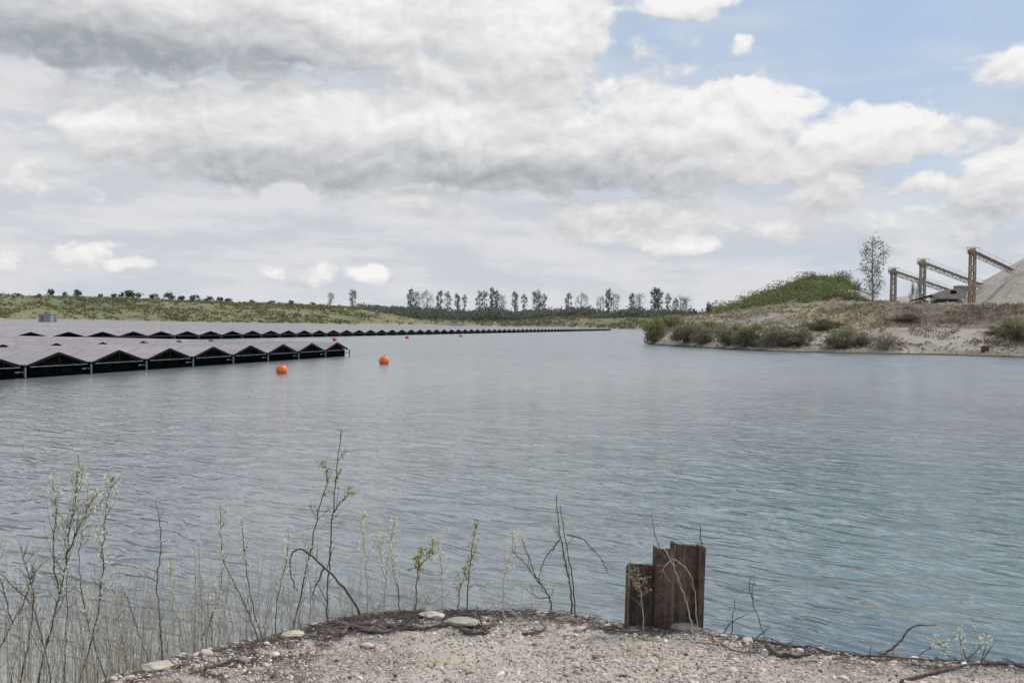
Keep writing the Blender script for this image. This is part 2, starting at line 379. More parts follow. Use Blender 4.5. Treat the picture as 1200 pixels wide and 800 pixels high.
def land_mat(name, kind):
    m, t, b = material(name, .95, .1); P = worldpos(t)
    s = t.new('ShaderNodeSeparateXYZ'); t.put(s.inputs[0], P); z = s.outputs[2]
    if kind == 'far':
        n = t.noise(P, .012, 5, .6); n2 = t.noise(P, .08, 4, .65); n3 = t.noise(t.mapv(P, sc=(1, 1, 4)), .03, 4)
        g = t.mix(t.rng(n, .38, .62), (.15, .165, .085), (.225, .22, .125))
        g = t.mix(t.rng(n2, .5, .68), g, (.23, .20, .13))
        g = t.mix(t.m('MULTIPLY', t.rng(z, 16, 21), t.rng(n3, .3, .5)), g, (.115, .165, .075))
        # right-hand end of the lake: brown rough ground
        g = t.mix(t.rng(t.m('ADD', s.outputs[0], t.m('MULTIPLY', t.m('SUBTRACT', n, .5), 200)), -160, 40, 0, .8), g, t.mix(t.rng(n2, .4, .6), (.15, .135, .10), (.22, .20, .13)))
        sand = t.mix(n2, (.27, .245, .19), (.43, .39, .32))
        zz = t.m('ADD', z, t.m('MULTIPLY', t.m('SUBTRACT', n2, .5), 9))
        c = t.mix(t.rng(zz, -.6, 2.4), sand, g)
        bump(t, b, n2, .6, 1.5)
    else:
        n = t.noise(P, .13, 5, .62); n2 = t.noise(P, .9, 5, .65); n4 = t.noise(t.mapv(P, sc=(1, 1, 5)), .5, 5, .6)
        soil = t.mix(t.rng(n2, .3, .7), (.16, .138, .12), (.335, .30, .268))
        soil = t.mix(t.rng(n4, .52, .66, 0, .75), soil, (.14, .11, .085))
        pale = t.mix(n2, (.32, .29, .262), (.45, .415, .38))
        soil = t.mix(t.rng(n, .45, .62, 0, .8), soil, pale)
        # the lower shelf is pale crushed stone, the upper bank darker earth
        soil = t.mix(t.m('MULTIPLY', t.rng(z, .4, 1.2), t.rng(z, 3.2, 3.9, .55, 0)), soil, pale)
        right = t.rng(s.outputs[0], 46, 60)
        up_ = t.m('MULTIPLY', t.rng(z, 3.5, 4.1), right)
        earth = t.mix(t.rng(t.noise(t.mapv(P, sc=(1, 1, 2)), .6, 6, .7), .35, .65), (.085, .068, .057), (.20, .17, .145))
        soil = t.mix(t.m('MULTIPLY', up_, .95), soil, earth)
        grass = t.mix(t.rng(n2, .35, .65), (.20, .18, .10), (.32, .285, .17))
        gm = t.m('MULTIPLY', t.rng(t.noise(P, .10, 4, .6), .47, .57), t.rng(z, 2, 3.2))
        gm = t.m('MULTIPLY', gm, t.m('SUBTRACT', .85, t.m('MULTIPLY', right, .75)))
        c = t.mix(gm, soil, grass)
        # flat tops carry pale grit
        nz = t.new('ShaderNodeSeparateXYZ'); t.put(nz.inputs[0], t.new('ShaderNodeNewGeometry').outputs['Normal'])
        c = t.mix(t.m('MULTIPLY', t.rng(nz.outputs[2], .965, .99), t.rng(z, 6.9, 7.35, 0, .6)), c, (.34, .31, .28))
        c = t.mix(t.m('MULTIPLY', t.rng(z, 8.3, 10), .85), c, t.mix(n2, (.10, .11, .055), (.18, .18, .10)))
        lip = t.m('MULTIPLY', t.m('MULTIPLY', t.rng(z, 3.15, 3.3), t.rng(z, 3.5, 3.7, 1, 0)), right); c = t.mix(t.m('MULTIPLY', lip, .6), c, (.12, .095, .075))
        c = t.mix(t.rng(z, .05, .28), (.07, .06, .045), c)   # wet margin
        bump(t, b, t.m('ADD', n2, t.m('MULTIPLY', n4, .7)), .9, .35)
    t.put(b.inputs['Base Color'], c); return m
MAT['far'] = land_mat('far_bank_ground', 'far'); MAT['pen'] = land_mat('spoil_bank_ground', 'near')

# ------------------------------------------------------------------ land: column profiles
def profile_land(name, cols, offs, shore_d, table, mat, step, nsub, namp, nscale, seed, kindname):
    xs = np.arange(cols[0], cols[-1] + .1, step)
    dd = []
    for a, b_ in zip(offs[:-1], offs[1:]): dd += list(np.linspace(a, b_, nsub, endpoint=False))
    dd.append(offs[-1]); dd = np.array(dd); T = np.array(table, float)
    Z = np.zeros((len(xs), len(dd))); X = Z.copy(); Y = Z.copy()
    d0 = np.interp(xs, cols, shore_d)
    for i, x in enumerate(xs):
        row = [np.interp(x, cols, T[:, k]) for k in range(len(offs))]
        Z[i] = np.interp(dd, offs, row)
        for j, o in enumerate(dd):
            X[i, j], Y[i, j] = colx(x, d0[i] + o)
    nz = fbm2(X, Y, seed, 6, nscale, .55); fade = np.clip((Z - .05) / 1.2, 0.0, 1)
    Z = Z + nz * namp * fade
    rough = fbm2(X * 1.0, Y * 1.0, seed + 3, 3, nscale * 6, .6); Z = Z + rough * namp * .3 * fade
    # tuck the front edge below the water
    Z[:, 0] -= .15
    V = np.stack([X, Y, Z], -1).reshape(-1, 3); nI, nJ = Z.shape
    # skirt down at the shore
    idx = np.arange(nI * nJ).reshape(nI, nJ)
    F = np.stack([idx[:-1, :-1], idx[1:, :-1], idx[1:, 1:], idx[:-1, 1:]], -1).reshape(-1, 4)
    o = np_mesh(name, V, F, mat, smooth=True); tag(o, kind='structure')
    from mathutils.bvhtree import BVHTree
    bvh = BVHTree.FromPolygons([Vector(v) for v in V.tolist()], F.tolist())
    def zat(x, y):
        h = bvh.ray_cast(Vector((x, y, 200)), Vector((0, 0, -1)))
        return h[0].z if h[0] else 0.0
    return o, zat, V.reshape(nI, nJ, 3)

pc = [738, 750, 762, 780, 800, 850, 900, 950, 985, 1000, 1015, 1030, 1100, 1200, 1400, 1900]
ys = [402.5, 402.8, 403.5, 405, 406, 409, 411.5, 413, 414, 414.5, 414.7, 415, 416, 419, 424, 437]
psd = [(EYE * FPX) / (y - hor(x)) for x, y in zip(pc, ys)]
po = [-3, 0, 3, 12, 24, 36, 48, 60, 74, 105, 160]
pt = [[-1]*11, [-1]*11,
      [-.6, .1, .6, 1.2, 1.5, 1.4, 1.0, .4, -1, -1, -1],
      [-.6, .1, .9, 2.4, 3.3, 3.6, 3.6, 3.5, 3, 1, -1],
      [-.6, .1, .9, 2.6, 3.7, 4.3, 4.8, 5, 5, 4, 0],
      [-.6, .1, .7, 1.9, 3.0, 4.4, 5.4, 5.8, 6.0, 5.8, 1],
      [-.6, .1, .6, 1.8, 3.0, 5.2, 7.0, 8.2, 9.6, 8.5, 3],
      [-.6, .1, .6, 1.9, 3.2, 5.5, 7.4, 10.2, 12.9, 11, 5],
      [-.6, .1, .6, 2.0, 3.3, 5.6, 7.4, 9.9, 12.6, 10.5, 7],
      [-.6, .1, .6, 2.3, 3.4, 5.8, 7.4, 8.8, 10.8, 8.6, 7.5],
      [-.6, .1, .6, 2.7, 3.4, 6.3, 7.4, 7.8, 8.4, 7.9, 7.5],
      [-.6, .1, .6, 3.1, 3.4, 7.1, 7.5, 7.6, 7.6, 7.6, 7.6],
      [-.6, .1, .6, 3.2, 3.4, 7.1, 7.5, 7.6, 7.6, 7.6, 7.6],
      [-.6, .1, .6, 3.2, 3.4, 6.9, 7.3, 7.4, 7.5, 7.6, 7.6],
      [-.6, .1, .6, 3.2, 3.4, 6.9, 7.3, 7.4, 7.5, 7.6, 7.6],
      [-.6, .1, .6, 3.2, 3.4, 6.9, 7.3, 7.4, 7.5, 7.6, 7.6]]
pen, zpen, PV = profile_land('spoil_bank', pc, po, psd, pt, MAT['pen'], 2.5, 9, .55, .12, 5, 'near')

fc = [-700, -300, 0, 200, 400, 500, 600, 740, 900, 1300, 2000]
fd = [520, 600, 700, 800, 900, 1000, 980, 800, 800, 800, 700]
fo = [-10, 0, 12, 40, 100, 200, 400, 900]
ft = [[-2, 0.1, 2, 6, 14, 22, 22, 20], [-2, .1, 2, 6, 15, 23, 22, 20], [-2, .1, 2, 7, 16, 22.5, 20, 20], [-2, .1, 2, 7, 15, 22.3, 19, 18],
      [-2, .1, 2, 7, 14, 20.5, 17, 16], [-2, .1, 1.8, 5, 11, 16.5, 14, 12], [-2, .1, 1.8, 4, 9, 14, 13, 12], [-2, .1, 1.5, 4, 8, 11, 12, 12], [-2, .1, 1.5, 4, 8, 11, 12, 12], [-2, .1, 1.5, 4, 8, 11, 12, 12], [-2, .1, 1.5, 4, 8, 11, 12, 12]]
far, zfar, FV = profile_land('far_bank', fc, fo, fd, ft, MAT['far'], 6, 8, 1.6, .02, 9, 'far')
gp = plain('open_country', (.14, .15, .07), (.2, .19, .1), .02, .95, bmp=0)
tag(np_mesh('ground', [(-9000, -9000, -2.5), (9000, -9000, -2.5), (9000, 9000, -2.5), (-9000, 9000, -2.5)], [(0, 1, 2, 3)], gp), kind='structure')

# ------------------------------------------------------------------ floating solar array
DIR = (pix(890, hor(890), 1) - CAMP); DIR.z = 0; DIR.normalize()
LAT = Vector((-DIR.y, DIR.x, 0))                      # into the array, to the left and away
RZ = math.atan2(DIR.y, DIR.x)
def solar_mat():
    m, t, b = material('solar_glass', .12, .9)
    b.inputs['IOR'].default_value = 1.6
    P = coords(t)
    s = t.new('ShaderNodeSeparateXYZ'); t.put(s.inputs[0], P)
    def line(v, pitch, wd):
        f = t.m('FRACT', t.m('DIVIDE', v, pitch)); a = t.m('ABSOLUTE', t.m('SUBTRACT', f, .5)); return t.m('GREATER_THAN', a, .5 - wd / pitch)
    fr = t.m('MAXIMUM', line(s.outputs[1], 2.1, .07), line(s.outputs[0], 1.2, .03))
    cell = t.m('MAXIMUM', line(s.outputs[1], .175, .004), line(s.outputs[0], .17, .004))
    base = t.mix(t.m('MULTIPLY', t.noise(P, .7, 3), .7), (.23, .195, .21), (.30, .262, .275))
    c = t.mix(t.m('MULTIPLY', cell, .3), base, (.25, .25, .28)); c = t.mix(fr, c, (.11, .10, .11))
    oi = t.new('ShaderNodeObjectInfo').outputs['Random']
    wn = t.new('ShaderNodeTexWhiteNoise', noise_dimensions='2D'); cv = t.new('ShaderNodeCombineXYZ'); t.put(cv.inputs[0], t.m('ADD', t.m('FLOOR', t.m('DIVIDE', s.outputs[1], 2.1)), t.m('MULTIPLY', oi, 91))); t.put(cv.inputs[1], t.m('FLOOR', t.m('DIVIDE', s.outputs[0], 1.2))); t.put(wn.inputs['Vector'], cv.outputs[0])
    k = t.m('ADD', t.m('MULTIPLY', oi, .22), t.m('MULTIPLY', wn.outputs[0], .22)); c = t.mix(k, c, (.10, .085, .11))
    t.put(b.inputs['Base Color'], c); t.put(b.inputs['Roughness'], t.m('ADD', t.m('MULTIPLY', wn.outputs[0], .10), t.m('ADD', .20, t.m('MULTIPLY', oi, .08))))
    return m
MAT['solar'] = solar_mat()
MAT['black'] = plain('black_frame', (.006, .006, .007), (.012, .013, .014), 8, .8, spec=.1)
MAT['gable_shade'] = plain('gable_shade_black', (.003, .0032, .0035), (.007, .008, .008), 5, .95, bmp=0, spec=.05)  # near-black tone painting the shadow inside the gables
MAT['pontoon'] = plain('black_pontoon', (.002, .003, .0032), (.004, .008, .0085), 3, 1, bmp=0, spec=0)
MAT['alu'] = plain('grey_beam', (.10, .11, .115), (.20, .205, .21), 5, .6, 0)
RIDGE, EAVE = 1.22, .66
def make_row(unit, bays, gap=.8):
    """one tent-shaped row: local x runs along the array edge, y into the array"""
    root = empty('solar_panel_row', (0, 0, 0))
    hw = unit / 2 - .30
    y = 0; spans = []
    for b_ in bays: spans.append((y, y + b_)); y += b_ + gap
    for bi, (a, b_) in enumerate(spans):
        for sgn in (-1, 1):
            nrm = Vector((sgn * (RIDGE - EAVE), 0, hw)).normalized() * .045
            p = [Vector((sgn * .04, a, RIDGE)), Vector((sgn * hw, a, EAVE)), Vector((sgn * hw, b_, EAVE)), Vector((sgn * .04, b_, RIDGE))]
            V = p + [q - nrm for q in p]
            MB().add(V, [(0, 1, 2, 3), (7, 6, 5, 4), (0, 4, 5, 1), (1, 5, 6, 2), (2, 6, 7, 3), (3, 7, 4, 0)]).build('panel_slope', MAT['solar'], root)
        for sgn in (-1, 1):
            MB().box((sgn * hw * .5, (a + b_) / 2 + .10, .15), (hw * .96, b_ - a - .2, .74)).build('pontoon', MAT['pontoon'], root)  # floats, widened so black fills the shaded space under the panels
        if bi > 1: continue
        yy = a - .035; fr = MB()
        for sgn in (-1, 1):
            fr.bar((0, yy, RIDGE - .055), (sgn * (hw + .04), yy, EAVE - .055), .05, .13)
            fr.bar((sgn * hw * .5, yy, EAVE - .1), (sgn * hw * .5, yy, (RIDGE + EAVE) / 2 - .1), .05, .05)
        fr.bar((-hw * .99, yy + .02, EAVE - .09), (hw * .99, yy + .02, EAVE - .09), .03, .03); fr.bar((0, yy, EAVE - .1), (0, yy, RIDGE - .1), .06, .06)
        fr.build('gable_frame', MAT['black'], root)
        MB().bar((-hw * .98, yy - .06, EAVE - .10), (hw * .98, yy - .06, EAVE - .10), .045, .04).build('cross_beam', MAT['alu'], root)
        pst = MB(); pst.bar((unit / 2, yy - .05, -.02), (unit / 2, yy - .05, EAVE - .10), .075); pst.bar((unit / 2 - .28, yy + .3, .30), (unit / 2 + .28, yy + .3, .30), .07); pst.bar((unit / 2, yy - .05, .30), (unit / 2, yy + .3, .30), .05)
        pst.build('post', MAT['alu'], root)
        MB().add([(-hw + .1, a + .16, EAVE - .14), (hw - .1, a + .16, EAVE - .14), (0, a + .16, RIDGE - .1), (-hw + .1, a + .18, EAVE - .14), (hw - .1, a + .18, EAVE - .14), (0, a + .18, RIDGE - .1)], [(0, 1, 2), (5, 4, 3), (0, 3, 4, 1)]).build('gable_shade_sheet', MAT['gable_shade'], root)  # added black sheet standing in for the shadow inside the gable
    return root

# near block
e0 = ground(68, 441, 0.0); unit1 = 4.73 / DIR.y
proto = make_row(unit1, [11, 34, 34])
NEAR = 7
ordn = ['outermost', 'second', 'third', 'fourth', 'fifth', 'sixth', 'seventh', 'eighth', 'ninth', 'tenth', 'eleventh']
for k, n in enumerate(range(7, -3, -1)):
    o = proto if k == 0 else copy_tree(proto)
    q = Vector((e0.x, e0.y, 0)) + DIR * unit1 * n
    o.location = (q.x, q.y, 0); o.rotation_euler = (0, 0, RZ)
    tag(o, ('%s tent-shaped row of solar panels of the near block, %s' % (ordn[k], 'at its free right corner' if k == 0 else 'counted from its right corner')),
        'solar panels', 'solar panel rows of the near block')

# far block
L2 = 83.0; d2 = L2 * FPX / (890 - 272)
e2 = ground(272, hor(272) + EYE * FPX / d2, 0.0); unit2 = 6.2 / DIR.y
proto2 = make_row(unit2, [64] * 5)
def ordinal(n):
    sfx = 'th' if 10 <= n % 100 <= 20 else {1: 'st', 2: 'nd', 3: 'rd'}.get(n % 10, 'th'); return '%d%s' % (n, sfx)
rows2 = list(range(64, -9, -1))
for k, n in enumerate(rows2):
    o = proto2 if k == 0 else copy_tree(proto2)
    q = Vector((e2.x, e2.y, 0)) + DIR * unit2 * n
    o.location = (q.x, q.y, 0); o.rotation_euler = (0, 0, RZ)
    tag(o, ('solar panel row at the far tip of the distant block' if k == 0 else '%s solar panel row of the distant block counted from its far tip' % ordinal(k + 1)),
        'solar panels', 'solar panel rows of the distant block')

def on_water(x, y): p = ground(x, y, 0); return Vector((p.x, p.y, 0))
# inverter cabin on the far block
hp = pix(56, 378, 330); hut = empty('inverter_cabin', (hp.x, hp.y, 1.25), RZ)
tag(hut, 'small grey flat-roofed cabin standing among the far solar panels at left', 'cabin')
MAT['cabin'] = plain('cabin_sheet', (.22, .25, .28), (.33, .36, .39), 3, .5, sc=(8, 8, .3))
MAT['cabin_dark'] = plain('cabin_dark', (.10, .12, .14), (.17, .19, .21), 3, .5)
MB().box((0, 0, 1.2), (3.4, 4.6, 2.4)).build('wall', MAT['cabin'], hut)
MB().box((0, 0, 2.5), (3.7, 4.9, .16)).build('roof', MAT['cabin_dark'], hut)
MB().box((-1.72, .9, 1.05), (.05, 1.0, 2.0)).build('door', MAT['cabin_dark'], hut)
MB().box((.5, -2.32, 1.05), (1.0, .05, 2.0)).build('door', MAT['cabin_dark'], hut)

# ------------------------------------------------------------------ buoys
MAT['orange'] = plain('orange_buoy_plastic', (.80, .15, .03), (.90, .25, .07), 3, .45, bmp=.05)
MAT['pinkbuoy'] = plain('red_buoy_plastic', (.50, .09, .09), (.62, .14, .12), 3, .45, bmp=.05)
def buoy(x, ybase, dia, label, mat):
    p = on_water(x, ybase); o = empty('mooring_buoy', p)
    tag(o, label, 'buoy', 'mooring buoys')
    R = dia / 2; mb = MB(); prof = []
    for i in range(15):
        a = -math.pi / 2 + math.pi * i / 14; prof.append((R * math.cos(a), R * .96 * math.sin(a) + R * .62))
    n = 24; V = []; F = []
    for r, z in prof:
        for k in range(n): V.append((r * math.cos(2 * math.pi * k / n), r * math.sin(2 * math.pi * k / n), z))
    for i in range(14):
        for k in range(n): F.append((i * n + k, i * n + (k + 1) % n, (i + 1) * n + (k + 1) % n, (i + 1) * n + k))
    mb.add(V, F); mb.build('float', mat, o, True)
    tm = MB(); tm.tube([(R * 1.0 * math.cos(a), R * 1.0 * math.sin(a), R * .62) for a in np.linspace(0, 2 * math.pi, 25)], R * .05, 6, False)
    tm.build('seam', mat, o, True)
    t2 = MB(); t2.cyl((0, 0, R * 1.5), (0, 0, R * 1.60), R * .12); t2.tube([(R * .08 * math.cos(a), 0, R * 1.64 + R * .08 * math.sin(a)) for a in np.linspace(0, 2 * math.pi, 13)], R * .035, 6, False)
    t2.build('eyelet', MAT['black'], o)
    return o
buoy(330, 437.5, .64, 'orange ball buoy nearest the camera, in front of the near solar block', MAT['orange'])
buoy(450, 426.5, .74, 'orange ball buoy floating alone right of the near solar block', MAT['orange'])
buoy(392, 399.3, .68, 'pinkish red buoy at the far block edge, above the near block corner', MAT['pinkbuoy'])
buoy(477, 396.6, .68, 'red buoy beside the far block edge, above and right of the lone orange buoy', MAT['pinkbuoy'])
buoy(540, 394.6, .68, 'tiny red buoy farthest along the distant block edge', MAT['pinkbuoy'])

# ------------------------------------------------------------------ trees of the far ridge
def poplar_variant(h, wd, seed, dense, leafmat, round_=False, leafk=.022, name='poplar_tree'):
    rng = np.random.default_rng(seed); tr = MB(); root = empty(name, (0, 0, 0))
    tp = [(0, 0, -1.5)]; lean = rng.uniform(-.03, .03)
    for i in range(1, 8): tp.append((lean * h * i / 7 + rng.uniform(-.1, .1), rng.uniform(-.1, .1), h * .97 * i / 7))
    tr.tube(tp, [h * .016 * (1 - i / 8.2) + .02 for i in range(8)], 6)
    P = []; nl = 34
    for i in range(nl):
        f = .12 + .86 * i / nl; z0 = h * f * .88; a = rng.uniform(0, 6.283)
        prof = (math.sin(math.pi * min(1, (f - .05) * 1.02)) ** .6 if not round_ else math.sin(math.pi * min(1, max(0, (f - .1) * 1.1))) ** .5)
        r = wd / 2 * prof * rng.uniform(.55, 1.1)
        rise = r * rng.uniform(.7, 1.5) if not round_ else r * rng.uniform(.3, .9)
        e = Vector((math.cos(a) * r, math.sin(a) * r, min(h, z0 + rise)))
        s0 = Vector((lean * z0, 0, z0)); mid = (s0 + e) / 2 + Vector((0, 0, -.1 * r))
        tr.tube([s0, mid, e], [.07 * h / 18, .05 * h / 18, .02], 4, False)
        for q in range(3):
            e2_ = e + Vector(rng.normal(size=3)) * r * .35; tr.tube([mid, e2_], [.035, .015], 3, False)
        k = int(dense * 2.1 * rng.uniform(.4, 1.4))
        c = rng.normal(size=(k, 3)) * np.array([.30, .30, .40]) * (wd * .30) + np.array(mid.lerp(e, .7)); P.append(c)
    P = np.concatenate(P)
    tr.build('trunk', MAT['far_bark'], root)
    V, F = leaf_quads(P, h * leafk, rng); np_mesh('crown', V, F, leafmat, root)
    return root
poplars = {'slim': [poplar_variant(20, 4.2, 1, 15, MAT['poplar_leaf']), poplar_variant(20, 5.2, 2, 10, MAT['poplar_leaf']), poplar_variant(20, 5.6, 6, 17, MAT['poplar_dark'])],
           'wide': [poplar_variant(18, 9.5, 3, 20, MAT['poplar_leaf'], True), poplar_variant(18, 7.6, 4, 24, MAT['poplar_dark'], True), poplar_variant(18, 8.5, 5, 10, MAT['poplar_leaf'], True)]}
used = set()
def place(proto_, p, sc, rz):
    o = proto_ if proto_.name not in used else copy_tree(proto_)
    used.add(proto_.name); o.location = p; o.scale = (sc, sc, sc) if not hasattr(sc, '__len__') else sc; o.rotation_euler = (0, 0, rz)
    return o
TR = [(387, 342, 'wide', 0, 'broad leafless poplar standing alone on the ridge, left one of the lone pair'),
      (413, 338, 'wide', 1, 'narrower poplar standing alone on the ridge, right one of the lone pair'),
      (481, 336, 'slim', 2, 'tall leftmost poplar of the long ridge line'), (487.5, 341, 'wide', 0, 'short poplar touching the tall leftmost poplar of the line'),
      (500, 338, 'wide', 2, 'thin pale poplar next right of the leftmost touching pair'), (515.5, 338, 'slim', 2, 'dark poplar, fourth from the left in the ridge line'),
      (524.5, 339, 'slim', 1, 'pale poplar beside the dark fourth one of the line'), (535.5, 342, 'slim', 2, 'low dark poplar, sixth from the left in the ridge line'),
      (544, 343, 'slim', 1, 'very thin low poplar just left of the gap before the spired cluster'), (561.5, 338, 'slim', 1, 'faint poplar at the left edge of the spired cluster'),
      (567.5, 338, 'slim', 1, 'second faint poplar from the left of the spired cluster'), (576, 334, 'slim', 0, 'tall spire-like poplar in the middle of the cluster'),
      (581.7, 338, 'slim', 0, 'slim poplar right beside the spire-like one'), (587.5, 343, 'wide', 2, 'low bushy poplar at the right edge of the spired cluster'),
      (603, 339, 'slim', 2, 'dark slim poplar just right of the spired cluster'), (614, 342, 'slim', 1, 'faint small poplar between the dark slim one and the full double one'),
      (628.5, 338.5, 'wide', 1, 'full rounded poplar above the far tip of the solar array'), (637.5, 342, 'slim', 1, 'thin poplar just right of the full rounded one'),
      (666, 341, 'slim', 2, 'dark poplar standing left of its paler broad neighbour, mid ridge'), (681.5, 341, 'wide', 2, 'pale broad poplar standing right of a dark one, mid ridge'),
      (703.5, 345, 'wide', 2, 'low spreading poplar at left foot of the tallest trio'), (713, 336, 'slim', 0, 'pointed poplar in the centre of the trio'), (719, 341, 'wide', 2, 'spreading bare poplar at right of the trio'),
      (740, 341, 'slim', 2, 'left poplar of the pair before the broad dark poplar'), (748.5, 341, 'wide', 2, 'right poplar of the pair before the broad dark poplar'),
      (766.5, 334, 'slim', 2, 'tallest broad dark poplar near the peninsula tip'), (771.8, 335, 'slim', 2, 'poplar merged with the right side of the tallest dark one'),
      (782.5, 341, 'slim', 1, 'slim poplar above the bright green willow bush'), (791, 347, 'slim', 1, 'short faint poplar right of the slim one above the willow'),
      (797.5, 345, 'wide', 2, 'roundish poplar at the right end of the line'), (803.5, 346, 'wide', 2, 'last poplar at the right end of the ridge line')]
for i, (x, yt, kd, vi, lab) in enumerate(TR):
    d = 1135 if x < 690 else 1040
    bx, by = colx(x, d); bz = zfar(bx, by)
    h = EYE + (hor(x) - yt) * d / FPX - bz; pr = poplars[kd][vi]; base = 20 if kd == 'slim' else 18
    s = h / base
    o = place(pr, (bx, by, bz), (s * random.uniform(1.0, 1.25), s * random.uniform(.95, 1.2), s), random.uniform(0, 6.28)); tag(o, lab, 'tree', 'poplars along the far ridge')

# rounded bushes on the left ridge and the right end
def round_bush(name, h, wd, seed, n, mat, leaf, stemmat, stems=9, lobes=14, gather=.23, low=.1, upb=0, asp=1.6):
    rng = np.random.default_rng(seed); root = empty(name, (0, 0, 0)); P = []; tr = MB()
    for i in range(lobes):
        a = rng.uniform(0, 6.283); r = wd / 2 * math.sqrt(rng.uniform(0, 1)) * .82
        z = h * (low + (1 - low) * rng.uniform(.15, .88) * (1 - .55 * (2 * r / wd) ** 2))
        c = np.array([math.cos(a) * r, math.sin(a) * r, z]); k = int(n / lobes * rng.uniform(.5, 1.5))
        P.append(c + rng.normal(size=(k, 3)) * np.array([wd, wd, h * .9]) * gather * .5)
    P = np.concatenate(P); P = P[P[:, 2] > .02 * h]
    for i in range(stems):
        a = rng.uniform(0, 6.283); r = wd / 2 * rng.uniform(.2, .95)
        e = Vector((math.cos(a) * r, math.sin(a) * r, h * rng.uniform(.6, 1.02)))
        tr.tube([(e.x * .15, e.y * .15, -.3), (e.x * .45, e.y * .45, e.z * .5), e], [h * .012, h * .008, h * .003], 4, False)
    tr.build('stem', stemmat, root)
    V, F = leaf_quads(P, leaf, rng, .35, asp, upb); np_mesh('foliage', V, F, mat, root)
    return root
hb = [round_bush('ridge_bush', 5, 6, 20 + i, 520, MAT['hill_bush'], .55, MAT['far_bark'], 6, 9) for i in range(3)]
HB = [(19, 343, 9, 'dark'), (44, 344, 8, 'dark'), (60, 338, 8, 'dark'), (76, 341, 5, 'small'), (92, 339, 11, 'dark'), (117, 344, 6, 'low'), (133, 343, 7, 'low'), (142, 342, 6, 'low'),
      (155, 339.5, 19, 'broad'), (180, 343, 10, 'low'), (197, 342.5, 15, 'broad'), (212, 346, 8, 'low'), (228, 344, 11, 'dark'), (245, 347, 12, 'low'), (258, 347.5, 8, 'low'), (268, 348.5, 9, 'low'), (295, 351, 7, 'low'), (318, 352, 8, 'low'), (341, 351, 6, 'dark'), (366, 354, 8, 'low'), (828, 352, 13, 'dark'), (812, 356, 12, 'low')]
for i, (x, yt, wpx, kd) in enumerate(HB):
    d = 905 + x * .5 if x < 600 else 800
    if i in (1,): d -= 60
    bx, by = colx(x, d); bz = zfar(bx, by); h = max(3.0, EYE + (hor(x) - yt) * d / FPX - bz + .6); wd = wpx * d / FPX
    o = place(hb[i % 3], (bx, by, bz - .4), (wd / 6, wd / 6, h / 5), random.uniform(0, 6))
    left = ordn[i] if 0 < i < 11 else None
    lab = {0: 'dark bush on the left ridge nearest the left picture edge', 20: 'dark rounded tree on the skyline at the left foot of the scrubby mound', 21: 'low dark bush on the skyline just left of the rounded tree near the mound'}.get(i)
    if lab is None: lab = '%s %s bush along the left ridge skyline, counted from the left' % (ordinal(i + 1), kd)
    tag(o, lab, 'bush', 'bushes on the ridge skyline')

# woodland belt and scrub (nobody could count these)
def stuff_leaves(name, P, size, mat, label, cat, seed, upbias=0):
    V, F = leaf_quads(P, size, np.random.default_rng(seed), upbias=upbias); o = np_mesh(name, V, F, mat)
    return tag(o, label, cat, kind='stuff')
P = []; S = []
for i in range(1500):
    x = random.uniform(415, 900); t_ = random.random()
    if x < 460 and random.random() > (x - 415) / 45: continue
    d = 1040 + 100 * t_ if x < 700 else 960 + 90 * t_
    bx, by = colx(x, d); bz = zfar(bx, by); top = 7 + 3 * math.sin(x * .09) * math.sin(x * .023 + 1) + random.uniform(-2, 2)
    if x < 480: top *= .5
    k = 22; c = RNG.normal(size=(k, 3)) * np.array([3.2, 2.4, top * .26]) + np.array([bx, by, bz + top * .5]); P.append(c)
stuff_leaves('woodland_belt', np.concatenate(P), 1.5, MAT['wood_leaf'], 'dark green belt of low woodland running under the ridge poplars', 'woodland', 3)
P = []
for i in range(5600):
    x = random.uniform(-150, 960); t_ = random.random() ** 1.15
    d0 = np.interp(x, fc, fd); d = d0 + 3 + 190 * t_
    bx, by = colx(x, d)
    if fbm2(bx, by, 4, 3, .02) < -.12 and random.random() < .8: continue
    bz = zfar(bx, by); s_ = random.uniform(.35, .9) + .7 * random.random() ** 5
    P.append(RNG.normal(size=(10, 3)) * np.array([2.2, 1.6, .7]) * s_ + np.array([bx, by, bz + .9 * s_]))
stuff_leaves('scrub', np.concatenate(P), 1.1, MAT['scrub'], 'yellow-green scrub and rough grass covering the far bank slopes', 'scrub', 5)

# boat at the far shore
bp = on_water(535, 382.2); bp = Vector((*colx(535, 930), 0)); boat = empty('work_boat', bp, .1)
tag(boat, 'pale blue-grey flat work boat moored at the far shore under the woodland', 'boat')
MAT['boat'] = plain('boat_paint', (.34, .40, .46), (.46, .52, .57), 2, .5); MAT['boat_dark'] = plain('boat_dark', (.08, .10, .12), (.14, .16, .18), 2, .5)
MB().add([(-6, -1.6, 0), (6, -1.6, 0), (6, 1.6, 0), (-6, 1.6, 0), (-6.6, -1.9, 1.5), (7.2, -1.9, 1.7), (7.2, 1.9, 1.7), (-6.6, 1.9, 1.5)],
         [(3, 2, 1, 0), (4, 5, 6, 7), (0, 1, 5, 4), (1, 2, 6, 5), (2, 3, 7, 6), (3, 0, 4, 7)]).build('hull', MAT['boat'], boat)
MB().box((-2, 0, 2.7), (4.5, 2.6, 2.2)).box((-2, 0, 3.87), (5, 3, .14)).build('cabin', MAT['boat'], boat)
MB().box((-2, -1.32, 3.0), (3.8, .05, .8)).build('window', MAT['boat_dark'], boat)

